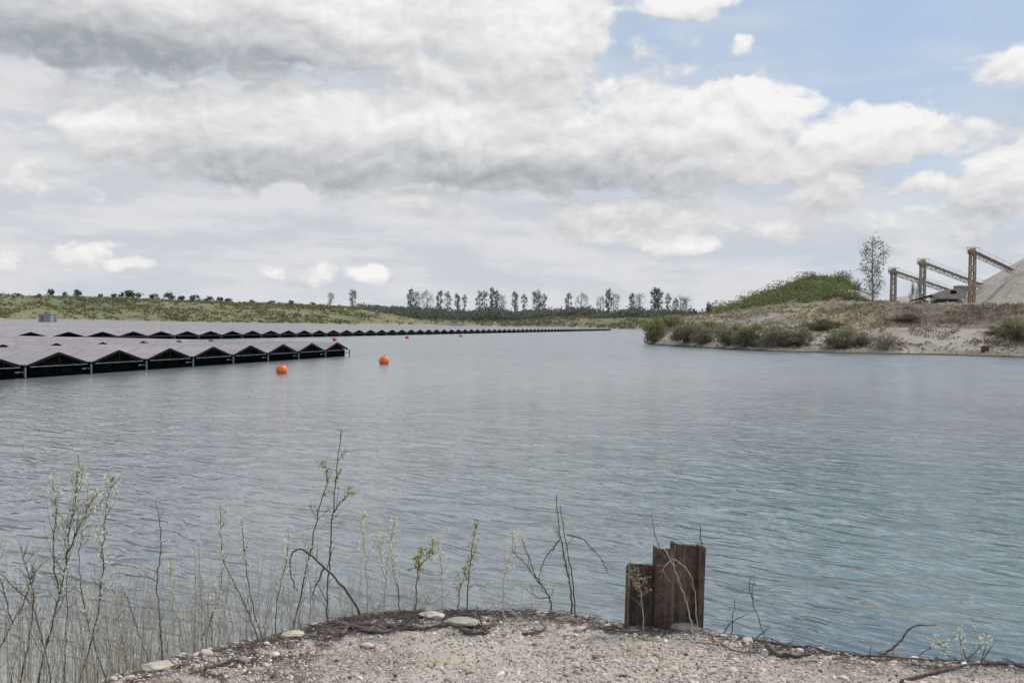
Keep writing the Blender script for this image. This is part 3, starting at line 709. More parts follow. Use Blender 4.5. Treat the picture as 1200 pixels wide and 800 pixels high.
# ------------------------------------------------------------------ right bank: shrubs
def shrub(name, h, wd, seed, n, mat, leaf, stemmat, stems):
    return round_bush(name, h, wd, seed, n, mat, leaf * .72, stemmat, stems, 34, .17, .02, 1.6, 3.2)
SH = {'willow': [shrub('willow_bush', 4, 4, 40, 4200, MAT['willow'], .13, MAT['twig_pale'], 30)],
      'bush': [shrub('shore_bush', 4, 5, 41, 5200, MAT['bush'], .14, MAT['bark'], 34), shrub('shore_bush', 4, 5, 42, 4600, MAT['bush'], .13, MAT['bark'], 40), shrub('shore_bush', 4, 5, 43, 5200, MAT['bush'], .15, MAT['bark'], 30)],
      'mid': [shrub('shore_bush', 4, 5, 44, 4800, MAT['willow'], .12, MAT['bark'], 36)],
      'brown': [shrub('bare_bush', 4, 5, 45, 1700, MAT['brown_bush'], .10, MAT['twig_pale'], 90)],
      'hedge': [shrub('dead_bush', 3, 5, 46, 4200, MAT['hedge'], .13, MAT['bark'], 40)]}
SL = [(766, 366, 401, 30, 'willow', 0, 2, 'bright yellow-green willow bush at the very tip of the right bank'),
      (788, 366, 391, 34, 'mid', 0, 14, 'pale green bush just behind the willow at the tip'),
      (806, 371, 404, 40, 'bush', 0, 2.5, 'first grey-green shore bush right of the sandy patch'),
      (832, 373, 406, 36, 'mid', 0, 12, 'paler green bush in the second rank left of the long shore thicket'),
      (822, 378, 407, 26, 'bush', 2, 1.8, 'small dark bush at the waterline below the paler second-rank bush'),
      (855, 374, 407, 42, 'bush', 1, 3, 'wide grey-green bush at left of the long shore thicket'),
      (884, 377, 408, 44, 'bush', 2, 3, 'dense dark-based bush in the middle of the long shore thicket'),
      (912, 376, 409, 40, 'bush', 0, 3, 'bush at right of the middle of the long shore thicket'),
      (938, 379, 409, 34, 'bush', 1, 4, 'lighter shrub ending the long shore thicket'),
      (963, 373, 400, 44, 'hedge', 0, 18, 'reddish-brown dead bush on the slope above the shore thicket'),
      (987, 380, 408, 42, 'bush', 2, 4, 'dark green bush left of the bare brown shrub'),
      (1010, 386, 408, 22, 'bush', 0, 5, 'small green bush between the dark one and the bare brown shrub'),
      (1036, 388, 413, 36, 'brown', 0, 2.5, 'bare brown shrub on the pale stone bank'),
      (1193, 367, 404, 52, 'bush', 1, 8, 'large green bush at the right picture edge above the rusty post'),
      (1168, 381, 398, 26, 'bush', 2, 10, 'small dark bush left of the large one at the right edge'),
      (1062, 378, 386, 30, 'hedge', 0, 26, 'low brown dead bush at the foot of the upper bank')]
rq = {}
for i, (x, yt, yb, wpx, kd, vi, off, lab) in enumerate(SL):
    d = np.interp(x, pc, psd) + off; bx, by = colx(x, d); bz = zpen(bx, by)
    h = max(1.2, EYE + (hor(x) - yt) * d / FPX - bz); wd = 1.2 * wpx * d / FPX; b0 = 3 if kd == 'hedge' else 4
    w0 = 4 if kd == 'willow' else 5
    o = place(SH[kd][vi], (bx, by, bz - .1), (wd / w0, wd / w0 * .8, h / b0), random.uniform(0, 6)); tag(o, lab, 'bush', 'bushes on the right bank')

# mound scrub
P = []
def mound_pts(n, seed):
    rr = random.Random(seed); out = []
    while len(out) < n:
        x = rr.uniform(838, 1018); off = rr.uniform(46, 88); d = np.interp(x, pc, psd) + off
        bx, by = colx(x, d); z = zpen(bx, by)
        lim = np.interp(x, [838, 880, 900, 1000, 1020], [5.0, 5.7, 7.0, 7.9, 7.4])
        if z < lim: continue
        out.append((bx, by, z))
    return out
for (bx, by, z) in mound_pts(1900, 3):
    if fbm2(bx, by, 33, 3, .2) < -.18 and random.random() < .75: continue
    s_ = random.uniform(.4, 1.15) * (1.35 if fbm2(bx, by, 2, 3, .15) > .1 else .8)
    P.append(np.clip(RNG.normal(size=(26, 3)), -1.3, 1.3) * np.array([.55, .55, .38]) * s_ + np.array([bx, by, z + .35 * s_]))
for (bx, by, z) in mound_pts(110, 13):
    s_ = random.uniform(.7, 2.1); P.append(np.clip(RNG.normal(size=(150, 3)), -1.35, 1.35) * np.array([.55, .55, .42]) * s_ + np.array([bx, by, z + .5 * s_]))
stuff_leaves('mound_scrub', np.concatenate(P), .17, MAT['mound'], 'dense green scrub covering the mound beside the quarry plant', 'scrub', 8)
# dry tufts on the banks
P = []
for i in range(5200):
    x = random.uniform(765, 1230); off = random.uniform(3, 60); d = np.interp(x, pc, psd) + off; bx, by = colx(x, d)
    if fbm2(bx, by, 14, 3, .12) < .02 and random.random() > .12: continue
    if x > 1040 and random.random() > .12: continue
    z = zpen(bx, by)
    if z < .5: continue
    P.append(RNG.normal(size=(7, 3)) * np.array([.22, .22, .12]) + np.array([bx, by, z + .10]))
stuff_leaves('dry_grass_tufts', np.concatenate(P), .20, MAT['dry_tuft'], 'dry yellow grass tufts scattered over the right bank', 'grass', 9, upbias=.8)
P = []
for i in range(900):
    x = random.uniform(1005, 1240); off = random.choice([random.uniform(23, 38), random.uniform(23, 38), random.uniform(4, 12)]); d = np.interp(x, pc, psd) + off; bx, by = colx(x, d)
    if fbm2(bx, by, 24, 3, .22) < .02: continue
    z = zpen(bx, by); P.append(RNG.normal(size=(14, 3)) * np.array([.4, .4, .16]) + np.array([bx, by, z + .14]))
stuff_leaves('dead_brush', np.concatenate(P), .16, MAT['brown_bush'], 'low brown dead brush and weeds on the stepped bank below the quarry plant', 'brush', 19)
# scattered rubble on the banks
def rock_variants(n, seed, sub=1):
    import bmesh
    out = []
    rng = np.random.default_rng(seed)
    for i in range(n):
        bm = bmesh.new(); bmesh.ops.create_icosphere(bm, subdivisions=sub, radius=1)
        V = np.array([v.co[:] for v in bm.verts]); F = np.array([[v.index for v in f.verts] for f in bm.faces]); bm.free()
        for q in range(7):   # shave facets
            nrm = rng.normal(size=3); nrm /= np.linalg.norm(nrm); lim = rng.uniform(.45, .85); dd = V @ nrm; ex = np.clip(dd - lim, 0, None); V = V - ex[:, None] * nrm
        V *= rng.uniform(.94, 1.06, size=(len(V), 1)); out.append((V, F))
    return out
def scatter_rocks(P, R, variants, rng, flat=.6):
    Vs = []; Fs = []; b = 0; ang = rng.uniform(0, 6.283, len(P))
    for i, (p, r) in enumerate(zip(P, R)):
        V, F = variants[rng.integers(len(variants))]
        sc = r * np.array([rng.uniform(.8, 1.4), rng.uniform(.7, 1.1), flat * rng.uniform(.7, 1.2)])
        c, s = math.cos(ang[i]), math.sin(ang[i]); tx = rng.uniform(-.4, .4)
        W = V * sc; W = np.stack([W[:, 0] * c - W[:, 1] * s, W[:, 0] * s + W[:, 1] * c, W[:, 2] + tx * W[:, 0]], 1) + p
        Vs.append(W); Fs.append(F + b); b += len(V)
    return np.concatenate(Vs), np.concatenate(Fs)
def stone_mat(name, a, b_, c_):
    m, t, b = material(name, .9, .15); g = t.new('ShaderNodeNewGeometry'); r = g.outputs['Random Per Island']
    n = t.noise(worldpos(t), 60, 3); c = t.mix(t.rng(r, 0, .6, smooth=False), a, b_); c = t.mix(t.rng(r, .7, 1, smooth=False), c, c_)
    t.put(b.inputs['Base Color'], t.mix(t.rng(n, .3, .7, 0, .35), c, (.22, .20, .17))); bump(t, b, n, .3, .004); return m
MAT['stone'] = stone_mat('pebble_stone', (.18, .15, .13), (.54, .49, .425), (.82, .79, .73))
MAT['rubble'] = stone_mat('bank_rubble', (.20, .17, .14), (.38, .34, .29), (.50, .46, .41))
rv0 = rock_variants(8, 5, 1); rv = rock_variants(10, 6, 2); rv3 = rock_variants(5, 8, 3)
P = []; R = []
for i in range(2600):
    x = random.uniform(765, 1260); off = random.uniform(.4, 50) if random.random() < .6 else random.uniform(.2, 5); d = np.interp(x, pc, psd) + off; bx, by = colx(x, d); z = zpen(bx, by)
    if z < -.05: continue
    P.append((bx, by, z)); R.append(.06 + .30 * random.random() ** 4)
V, F = scatter_rocks(P, R, rv0, RNG); tag(np_mesh('rubble', V, F, MAT['rubble']), 'loose grey-brown rubble lying on the right bank and along its waterline', 'rubble', kind='stuff')

# bare tree on the upper bank, flecked with pale young leaves
def branch_tree(root, h, spread, seed, trunkmat, leafmat, leaf, levels=4, trunks=3):
    rng = random.Random(seed); tr = MB(); L = []
    def grow(p, d, ln, r, lv):
        pts = [p.copy()]; q = p.copy(); dd = d.copy(); n = 4
        for i in range(n):
            dd = (dd + Vector((rng.gauss(0, .09), rng.gauss(0, .09), rng.gauss(.05, .05)))).normalized(); q = q + dd * ln / n; pts.append(q.copy())
        tr.tube(pts, [r * (1 - .6 * i / n) for i in range(n + 1)], 5 if lv < 2 else 3, False)
        if lv >= levels - 2:
            for u in pts[1:]:
                for _ in range(3): L.append((u + Vector((rng.gauss(0, .14), rng.gauss(0, .14), rng.gauss(0, .14))))[:])
        if lv < levels:
            for k in range(rng.randint(4, 6) if lv == 0 else rng.randint(3, 4)):
                i = rng.randint(1, n); a = rng.uniform(0, 6.283); tilt = rng.uniform(.35, .8) * spread
                dv = (dd + Vector((math.cos(a), math.sin(a), .15)) * tilt).normalized(); grow(pts[i], dv, ln * rng.uniform(.5, .7), r * .5, lv + 1)
    for k in range(trunks):
        a = 6.283 * k / trunks + rng.random(); grow(Vector((math.cos(a) * .2, math.sin(a) * .2, -.3)), Vector((math.cos(a) * .10, math.sin(a) * .10, 1)).normalized(), h * rng.uniform(.55, .66), h * .012, 0)
    tr.build('trunk', trunkmat, root)
    V, F = leaf_quads(np.array(L), leaf, np.random.default_rng(seed)); np_mesh('crown', V, F, leafmat, root)
dT = float(np.interp(1022, pc, psd) + 44); tx, ty = colx(1022, dT); tz = zpen(tx, ty); hT = EYE + (hor(1022) - 275) * dT / FPX - tz
bt = poplar_variant(hT, 36 * dT / FPX, 71, 30, MAT['pale_leaf'], True, .0145, 'birch_tree'); bt.location = (tx, ty, tz)
tag(bt, 'tall upright bare tree flecked with pale leaves beside the green mound', 'tree')
# thin leafless saplings on the upper bank
for j, (x, yt, lab) in enumerate([(1073, 322, 'thin bare sapling standing in front of the middle conveyor tower'), (1066, 328, 'shorter thin bare sapling just left of the middle conveyor tower'), (1001, 322, 'dark spindly shrub leaning off the right end of the mound')]):
    d = np.interp(x, pc, psd) + 40; bx, by = colx(x, d); bz = zpen(bx, by); h = EYE + (hor(x) - yt) * d / FPX - bz
    o = empty('bare_sapling', (bx, by, bz)); branch_tree(o, h, .5, 60 + j, MAT['bark'], MAT['hedge'], .05, 3, 2)
    zm = max(v.co.z for v in o.children[0].data.vertices); o.scale = (h / zm * .8, h / zm * .8, h / zm); tag(o, lab, 'sapling', 'bare saplings on the upper bank')

# ------------------------------------------------------------------ quarry plant
def steel(name, a, b_): return plain(name, a, b_, 1.2, .75, sc=(1, 1, .4))
MAT['steel_grey'] = steel('weathered_grey_steel', (.27, .255, .22), (.42, .40, .35)); MAT['steel_pale'] = steel('pale_steel', (.42, .38, .32), (.58, .54, .47))
MAT['steel_green'] = steel('olive_steel', (.23, .205, .14), (.36, .33, .24)); MAT['belt'] = plain('conveyor_belt', (.03, .03, .03), (.06, .055, .05), 4)
MAT['rusty_steel'] = steel('rusty_steel', (.24, .16, .11), (.44, .36, .28))
def conveyor(x, ytop, ybase, d, xe, ye, de, label, mt, mboom, tw=1.25):
    """lattice tower at column x and boom going to (xe, ye) at depth de"""
    bx, by = colx(x, d); bz = 7.4; top = EYE + (hor(x) - ytop) * d / FPX
    root = empty('conveyor', (bx, by, bz)); tag(root, label, 'conveyor', 'conveyors of the quarry plant'); H = top - bz
    ex, ey = colx(xe, de); ez = EYE + (hor(xe) - ye) * de / FPX; E = Vector((ex - bx, ey - by, ez - bz))
    T = MB(); hw = tw / 2
    cs = [(-hw, -hw), (hw, -hw), (hw, hw), (-hw, hw)]
    for (a, b_) in cs: T.bar((a, b_, -.3), (a * .9, b_ * .9, H), .22)
    nb = max(3, int(H / 1.3))
    for i in range(nb):
        z0 = H * i / nb; z1 = H * (i + 1) / nb
        for k in range(4):
            p, q = cs[k], cs[(k + 1) % 4]
            T.bar((*p, z0), (*q, z1), .10) if i % 2 else T.bar((*q, z0), (*p, z1), .10); T.bar((*p, z1), (*q, z1), .12)
    T.build('tower', mt, root)
    MB().box((0, 0, H + .08), (tw + .7, tw + .5, .12)).box((0, 0, H + .55), (tw * .8, tw * .8, .8)).build('head_platform', mt, root)
    r_ = MB()
    for sx in (-1, 1):
        for sy in (-1, 1): r_.bar((sx * (hw + .45), sy * (hw + .3), H + .1), (sx * (hw + .45), sy * (hw + .3), H + .95), .035)
        r_.bar((sx * (hw + .45), -hw - .3, H + 1.1), (sx * (hw + .45), hw + .3, H + .95), .035)
    for sy in (-1, 1): r_.bar((-hw - .45, sy * (hw + .3), H + 1.1), (hw + .45, sy * (hw + .3), H + .95), .035)
    r_.build('railing', mt, root)
    A = Vector((0, 0, H + .35)); D = (E - A); side = Vector((-D.y, D.x, 0)).normalized() * .38; A = A - D.normalized() * .9
    B = MB(); n = max(6, int(D.length / 1.5)); dep = Vector((0, 0, .62))
    for s_ in (-1, 1):
        B.bar(A + side * s_, E + side * s_, .10, .11); B.bar(A + side * s_ - dep, E + side * s_ - dep, .10, .10)
        for i in range(n):
            p = A.lerp(E, i / n); q = A.lerp(E, (i + 1) / n)
            B.bar(p + side * s_ - dep, q + side * s_, .045) if i % 2 else B.bar(p + side * s_, q + side * s_ - dep, .045)
            B.bar(p + side * s_, p + side * s_ - dep, .045)
        for i in range(0, n + 1, 2):
            p = A.lerp(E, i / n); B.bar(p + side * s_ * 1.5, p + side * s_ * 1.5 + Vector((0, 0, .7)), .03)
        B.bar(A + side * s_ * 1.5 + Vector((0, 0, .7)), E + side * s_ * 1.5 + Vector((0, 0, .7)), .035)
    B.build('boom', mboom, root)
    U = (E - A).normalized(); W_ = side * .9; N_ = Vector((0, 0, .16))
    bt_ = MB(); bt_.add([A + W_ + N_, A - W_ + N_, E - W_ + N_, E + W_ + N_, A + W_ + N_ * .5, A - W_ + N_ * .5, E - W_ + N_ * .5, E + W_ + N_ * .5], [(0, 1, 2, 3), (7, 6, 5, 4), (0, 4, 5, 1), (2, 6, 7, 3), (0, 3, 7, 4), (1, 5, 6, 2)]); bt_.build('belt', MAT['belt'], root)
    MB().cyl(A + side * 1.1 - Vector((0, 0, .1)), A - side * 1.1 - Vector((0, 0, .1)), .36, 16).build('head_drum', mt, root)
    return root
conveyor(1138, 297, 345, 178, 1186, 317, 190, 'tallest conveyor with tan lattice tower, its boom running down behind the big gravel heap', MAT['rusty_steel'], MAT['rusty_steel'], .85)
conveyor(1080, 310, 352, 182, 1150, 334, 196, 'middle conveyor with a tower behind the bare sapling', MAT['steel_grey'], MAT['steel_green'], .8)
conveyor(1046, 320, 352, 190, 1118, 342, 204, 'lowest conveyor with a short tower right of the tall bare tree', MAT['steel_grey'], MAT['steel_green'], .8)
# screening machine
mx, my = colx(1108, 168); mc = empty('screening_machine', (mx, my, 7.5), -.12); tag(mc, 'grey tracked screening machine with dark opening parked between conveyors and heap', 'machine')
mc.scale = (.88, 1, .72)
b_ = MB(); b_.add([(-2.6, -1.2, 1.1), (3.2, -1.2, 1.1), (3.4, -1.2, 2.9), (1.8, -1.2, 3.5), (-.6, -1.2, 3.2), (-2.8, -1.2, 1.9), (-2.6, 1.2, 1.1), (3.2, 1.2, 1.1), (3.4, 1.2, 2.9), (1.8, 1.2, 3.5), (-.6, 1.2, 3.2), (-2.8, 1.2, 1.9)],
   [(0, 1, 2, 3, 4, 5), (11, 10, 9, 8, 7, 6), (0, 6, 7, 1), (1, 7, 8, 2), (2, 8, 9, 3), (3, 9, 10, 4), (4, 10, 11, 5), (5, 11, 6, 0)]); b_.build('body', MAT['steel_grey'], mc)
MB().box((.9, -1.23, 2.6), (1.1, .06, .7)).build('opening', MAT['black'], mc)
MB().box((-2.2, -1.22, 1.5), (.9, .05, .35)).box((2.5, -1.22, 1.9), (.7, .05, .9)).build('side_panel', MAT['steel_grey'], mc)
h_ = MB(); h_.add([(1.9, -1.1, 3.3), (4.3, -1.1, 2.9), (4.9, -1.5, 4.0), (1.7, -1.5, 4.2), (1.9, 1.1, 3.3), (4.3, 1.1, 2.9), (4.9, 1.5, 4.0), (1.7, 1.5, 4.2)], [(0, 1, 2, 3), (7, 6, 5, 4), (0, 4, 5, 1), (1, 5, 6, 2), (3, 7, 4, 0)]); h_.build('hopper', MAT['steel_grey'], mc)
for sy in (-1, 1):
    k_ = MB(); k_.tube([(math.cos(a) * (.42) + (2.0 if math.cos(a) > 0 else -2.0), sy * 1.0, .45 + .42 * math.sin(a)) for a in np.linspace(0, 2 * math.pi, 25)], .12, 6, False); k_.box((0, sy * 1.0, .45), (4.2, .4, .45)); k_.build('track', MAT['belt'], mc)
f_ = MB(); f_.bar((-6.6, 0, .4), (-1.6, 0, 2.0), .9, .18); f_.bar((-6.4, -.5, .55), (-1.6, -.5, 2.3), .08, .3); f_.bar((-6.4, .5, .55), (-1.6, .5, 2.3), .08, .3); f_.bar((-4.6, 0, .9), (-3.2, 0, .3), .2); f_.build('discharge_conveyor', MAT['belt'], mc)

# gravel heaps
def heap_mat(name, a, b_, c_):
    m, t, b = material(name, .95, .1); P = worldpos(t); n = t.noise(P, 1.2, 6, .7); n2 = t.noise(t.mapv(P, sc=(1, 1, .25)), .35, 4)
    c = t.mix(t.rng(n, .35, .65), a, b_); c = t.mix(t.rng(n2, .5, .65, 0, .6), c, c_); t.put(b.inputs['Base Color'], c); bump(t, b, n, .7, .12); return m
MAT['heap'] = heap_mat('gravel_heap_stone', (.36, .325, .295), (.48, .44, .40), (.30, .27, .24)); MAT['heap_pale'] = heap_mat('pale_gravel_heap_stone', (.33, .32, .30), (.47, .46, .43), (.28, .27, .25))
def heap(cx, cy, z0, H, slope, seed, mat, label, ridge=0, ang=0):
    n = 90; R = H / slope; V = []; g = np.linspace(-1.25, 1.25, n); X, Y = np.meshgrid(g * R, g * R, indexing='ij')
    nz = fbm2(X, Y, seed, 5, 1.6 / R, .55); nz2 = fbm2(X, Y, seed + 1, 4, 9 / R, .6)
    ca, sa = math.cos(ang), math.sin(ang); U = X * ca + Y * sa; W_ = -X * sa + Y * ca; U = np.sign(U) * np.clip(np.abs(U) - ridge, 0, None)
    r = np.sqrt(U ** 2 + W_ ** 2) * (1 + nz * .10); Z = H - np.sqrt((r * slope) ** 2 + (H * .05) ** 2) + nz2 * .16; Z = np.maximum(Z, -.4)
    V = np.stack([X, Y, Z], -1).reshape(-1, 3); idx = np.arange(n * n).reshape(n, n); F = np.stack([idx[:-1, :-1], idx[1:, :-1], idx[1:, 1:], idx[:-1, 1:]], -1).reshape(-1, 4)
    return tag(np_mesh('gravel_heap', V, F, mat, smooth=True, loc=(cx, cy, z0)), label, 'gravel heap', 'gravel heaps')
hx, hy = colx(1287, 194); heap(hx, hy, 7.3, 19.2, .66, 31, MAT['heap'], 'huge tan gravel heap rising out of the right picture edge')
hx, hy = colx(1085, 205); heap(hx, hy, 7.3, 2.7, .40, 32, MAT['heap_pale'], 'low pale grey gravel heap behind the middle conveyor and the machine', 5)
hx, hy = colx(988, 181); heap(hx, hy, 7.3, 2.9, .45, 33, MAT['heap_pale'], 'low grey gravel heap between the mound and the tall bare tree', 2)

# small rusty pile at the right shore
MAT['rust'] = None
def rust_mat(name, a, b_, c_):
    m, t, b = material(name, .85, .2); P = coords(t); n = t.noise(P, 18, 6, .65); st = t.noise(t.mapv(P, sc=(22, 22, 1.1)), 1.4, 5, .6); big = t.noise(P, 4, 4, .6)
    c = t.mix(t.rng(n, .3, .7), a, b_); c = t.mix(t.rng(st, .48, .68, 0, .7), c, c_); c = t.mix(t.rng(big, .55, .7, 0, .5), c, (.17, .115, .085))
    c = t.mix(t.rng(t.noise(P, 9, 5, .7), .52, .64, 0, .65), c, (.155, .105, .075)); c = t.mix(t.rng(t.noise(t.mapv(P, sc=(1, 1, .5)), 6, 4, .7), .56, .68, 0, .6), c, (.035, .028, .025)); c = t.mix(t.rng(t.noise(P, 70, 3), .60, .70, 0, .6), c, (.21, .145, .10))
    t.put(b.inputs['Base Color'], c); bump(t, b, t.m('ADD', n, t.m('MULTIPLY', st, .5)), .7, .006); return m
MAT['rust'] = rust_mat('rusty_steel_sheet', (.055, .042, .036), (.115, .085, .07), (.17, .14, .12)); MAT['rust_edge'] = rust_mat('rusty_cut_edge', (.10, .07, .055), (.17, .12, .09), (.2, .16, .13))
p = on_water(1155, 417.2); o = MB().box((0, 0, .35), (.72, .10, 1.7)).box((-.36, .18, .33), (.08, .4, 1.65)).box((.36, .18, .33), (.08, .4, 1.65)).build('steel_post', MAT['rust']); o.location = p
tag(o, 'short dark rusty steel post standing at the waterline of the right bank', 'post')

# ------------------------------------------------------------------ foreground headland
EP = [(-150, 840), (40, 835), (130, 800), (165, 786), (200, 776), (250, 762), (300, 750), (340, 741), (380, 730), (430, 722), (480, 717), (560, 714), (640, 718), (700, 727), (760, 735), (830, 741), (900, 753), (990, 765), (1100, 771), (1200, 778), (1320, 790), (1500, 830)]
TOP = 1.4
Epts = [ground(x, y, TOP) for x, y in EP]; Ex = [-9.0, -4.5, -3.0] + [p.x for p in Epts[1:]] + [5, 9]; Ey = [-1.5, 0.6, 1.6] + [p.y for p in Epts[1:]] + [3.0, 1.0]
order = np.argsort(Ex); Ex = np.array(Ex)[order]; Ey = np.array(Ey)[order]
def headland(X, Y):
    X = np.asarray(X, float); Y = np.asarray(Y, float); ye = np.interp(X, Ex, Ey) + .035 * fbm2(X, X * 0, 3, 4, 2.2)
    D = np.full(X.shape, 1e9)
    for i in range(len(Ex) - 1):
        ax, ay, bx, by = Ex[i], Ey[i], Ex[i + 1], Ey[i + 1]; L2_ = (bx - ax) ** 2 + (by - ay) ** 2; t_ = np.clip(((X - ax) * (bx - ax) + (Y - ay) * (by - ay)) / L2_, 0, 1)
        D = np.minimum(D, np.hypot(X - ax - t_ * (bx - ax), Y - ay - t_ * (by - ay)))
    S = np.where(Y > ye, D, -D)
    S = S - .09; k = .07; soft = np.where(S > -.6, k * np.log1p(np.exp(np.clip(S / k, -30, 30))), 0)
    Z = TOP - soft * .88 + .030 * fbm2(X, Y, 6, 5, 1.1) + .012 * fbm2(X, Y, 7, 4, 7) + .02 * np.exp(-((S + .35) / .3) ** 2)
    return Z, S
gx = np.unique(np.concatenate([np.linspace(-9, -3.2, 40), np.linspace(-3.2, 3.6, 300), np.linspace(3.6, 9, 40)])); gy = np.unique(np.concatenate([np.linspace(-6, 3.4, 60), np.linspace(3.4, 6.4, 150), np.linspace(6.4, 10, 50)]))
X, Y = np.meshgrid(gx, gy, indexing='ij'); Z, S = headland(X, Y)
V = np.stack([X, Y, Z], -1).reshape(-1, 3); idx = np.arange(X.size).reshape(X.shape); F = np.stack([idx[:-1, :-1], idx[1:, :-1], idx[1:, 1:], idx[:-1, 1:]], -1).reshape(-1, 4)
def gravel_mat():
    m, t, b = material('gravelly_ground', .95, .1); P = worldpos(t)
    n = t.noise(P, 2.2, 5, .6); n2 = t.noise(P, 28, 5, .7); v1 = t.vor(P, 38); vc = t.vor(P, 38, out='Color'); v2 = t.vor(P, 95); vc2 = t.vor(P, 95, out='Color')
    s1 = t.new('ShaderNodeSeparateColor'); t.put(s1.inputs[0], vc); s2 = t.new('ShaderNodeSeparateColor'); t.put(s2.inputs[0], vc2)
    dirt = t.mix(t.rng(n2, .3, .7), (.27, .235, .205), (.55, .50, .45)); dirt = t.mix(t.rng(n, .42, .62), dirt, (.52, .465, .415))
    peb = t.mix(s1.outputs[0], (.28, .25, .21), (.66, .62, .56)); peb2 = t.mix(s2.outputs[0], (.24, .21, .18), (.72, .69, .63))
    c = t.mix(t.rng(v2, .30, .42, .85, 0), dirt, peb2); c = t.mix(t.m('MULTIPLY', t.rng(v1, .28, .40, 1, 0), t.rng(s1.outputs[1], .35, .4)), c, peb)
    c = t.mix(t.m('MULTIPLY', t.rng(t.noise(P, 2.3, 4), .55, .66, 0, .7), t.rng(n2, .4, .6)), c, (.46, .43, .24)); c = t.mix(t.rng(t.noise(P, 1.3, 5, .65), .54, .7, 0, .6), c, (.15, .12, .10))
    # dark humus and bark crumbs along the rim and down the left shoulder
    att = t.new('ShaderNodeAttribute', attribute_name='rim'); c = t.mix(t.m('MULTIPLY', att.outputs['Fac'], t.rng(t.noise(P, 7, 5, .7), .40, .56)), c, (.085, .065, .052))
    t.put(b.inputs['Base Color'], c)
    h = t.m('ADD', t.m('MULTIPLY', t.rng(v1, .0, .45, 1, 0), .012), t.m('ADD', t.m('MULTIPLY', t.rng(v2, 0, .45, 1, 0), .005), t.m('MULTIPLY', n2, .012)))
    bump(t, b, h, 1, 1); return m
MAT['gravel'] = gravel_mat()
go_ = tag(np_mesh('gravel_ground', V, F, MAT['gravel'], smooth=True), kind='structure')
rim = np.exp(-((S + .14) / .24) ** 2) * (.75 + .25 * (X < .2)) + np.exp(-((X + 1.25) / .6) ** 2) * .9 * (S < .3); at_ = go_.data.attributes.new('rim', 'FLOAT', 'POINT'); at_.data.foreach_set('value', np.clip(rim, 0, 1).astype(np.float32).ravel())
def zh(x, y): return float(headland(np.array([x]), np.array([y]))[0][0])

# pebbles
def region_points(n, seed, edge_bias=0.0):
    rr = np.random.default_rng(seed); out = []
    while len(out) < n:
        X = rr.uniform(-3.0, 3.6, 4000); Y = rr.uniform(3.6, 6.0, 4000); Z, S = headland(X, Y)
        ok = (S < .25) & (np.abs(X) < Y * .56 + .2)
        dens = fbm2(X, Y, 21, 4, 1.3) * .5 + .5; ok &= rr.uniform(0, 1, 4000) < np.where(dens > .5, 1, .45)
        if edge_bias: ok &= (S > -edge_bias) | (rr.uniform(0, 1, 4000) < .12)
        out += list(zip(X[ok], Y[ok], Z[ok]))
    return np.array(out[:n])
P = region_points(42000, 1); R = .0028 + .0085 * RNG.random(len(P)) ** 3.0; V, F = scatter_rocks(P, R, rv0, RNG, .7)
tag(np_mesh('pebbles', V, F, MAT['stone']), 'pale pebbles and crushed stone strewn over the foreground headland', 'pebbles', kind='stuff')
P = region_points(4200, 2); R = .006 + .013 * RNG.random(len(P)) ** 3; V, F = scatter_rocks(P, R, rv, RNG, .6)
tag(np_mesh('gravel_stones', V, F, MAT['stone']), 'larger gravel stones scattered among the pebbles of the headland', 'gravel', kind='stuff')
P = region_points(1500, 3, .22); R = .008 + .026 * RNG.random(len(P)) ** 3.4; V, F = scatter_rocks(P, R, rv, RNG, .55)
tag(np_mesh('edge_stones', V, F, MAT['stone']), 'broken stones crowding the rim of the foreground headland', 'stones', kind='stuff')

# single rocks one can point to
def rock(x, y, wpx, hpx, seed, label, mat, flat=None, rz=0):
    p = ground(x, y, TOP); d = p.y; w_ = wpx * d / FPX / 2; h_ = hpx * d / FPX / 2
    V, F = rock_variants(1, seed, 4)[0]; V = V + .05 * RNG.normal(size=V.shape) * 0; nn = fbm2(V[:, 0] * 2 + V[:, 2], V[:, 1] * 2 - V[:, 2], seed, 4, 1.2); V = V * (1 + .10 * nn[:, None]); V = V * np.array([w_, w_ * .7, h_])
    o = np_mesh('rock', V, F, mat, smooth=False, loc=(p.x, p.y, zh(p.x, p.y) + h_ * .35)); o.rotation_euler = (0, 0, rz); return tag(o, label, 'rock', 'rocks on the headland')
MAT['rock_a'] = plain('pale_limestone', (.42, .38, .32), (.62, .58, .51), 12, .9, bmp=.5); MAT['rock_b'] = plain('grey_rock', (.27, .25, .22), (.42, .39, .35), 12, .9, bmp=.5); MAT['rock_c'] = plain('ochre_rock', (.42, .38, .31), (.60, .55, .46), 12, .9, bmp=.5)
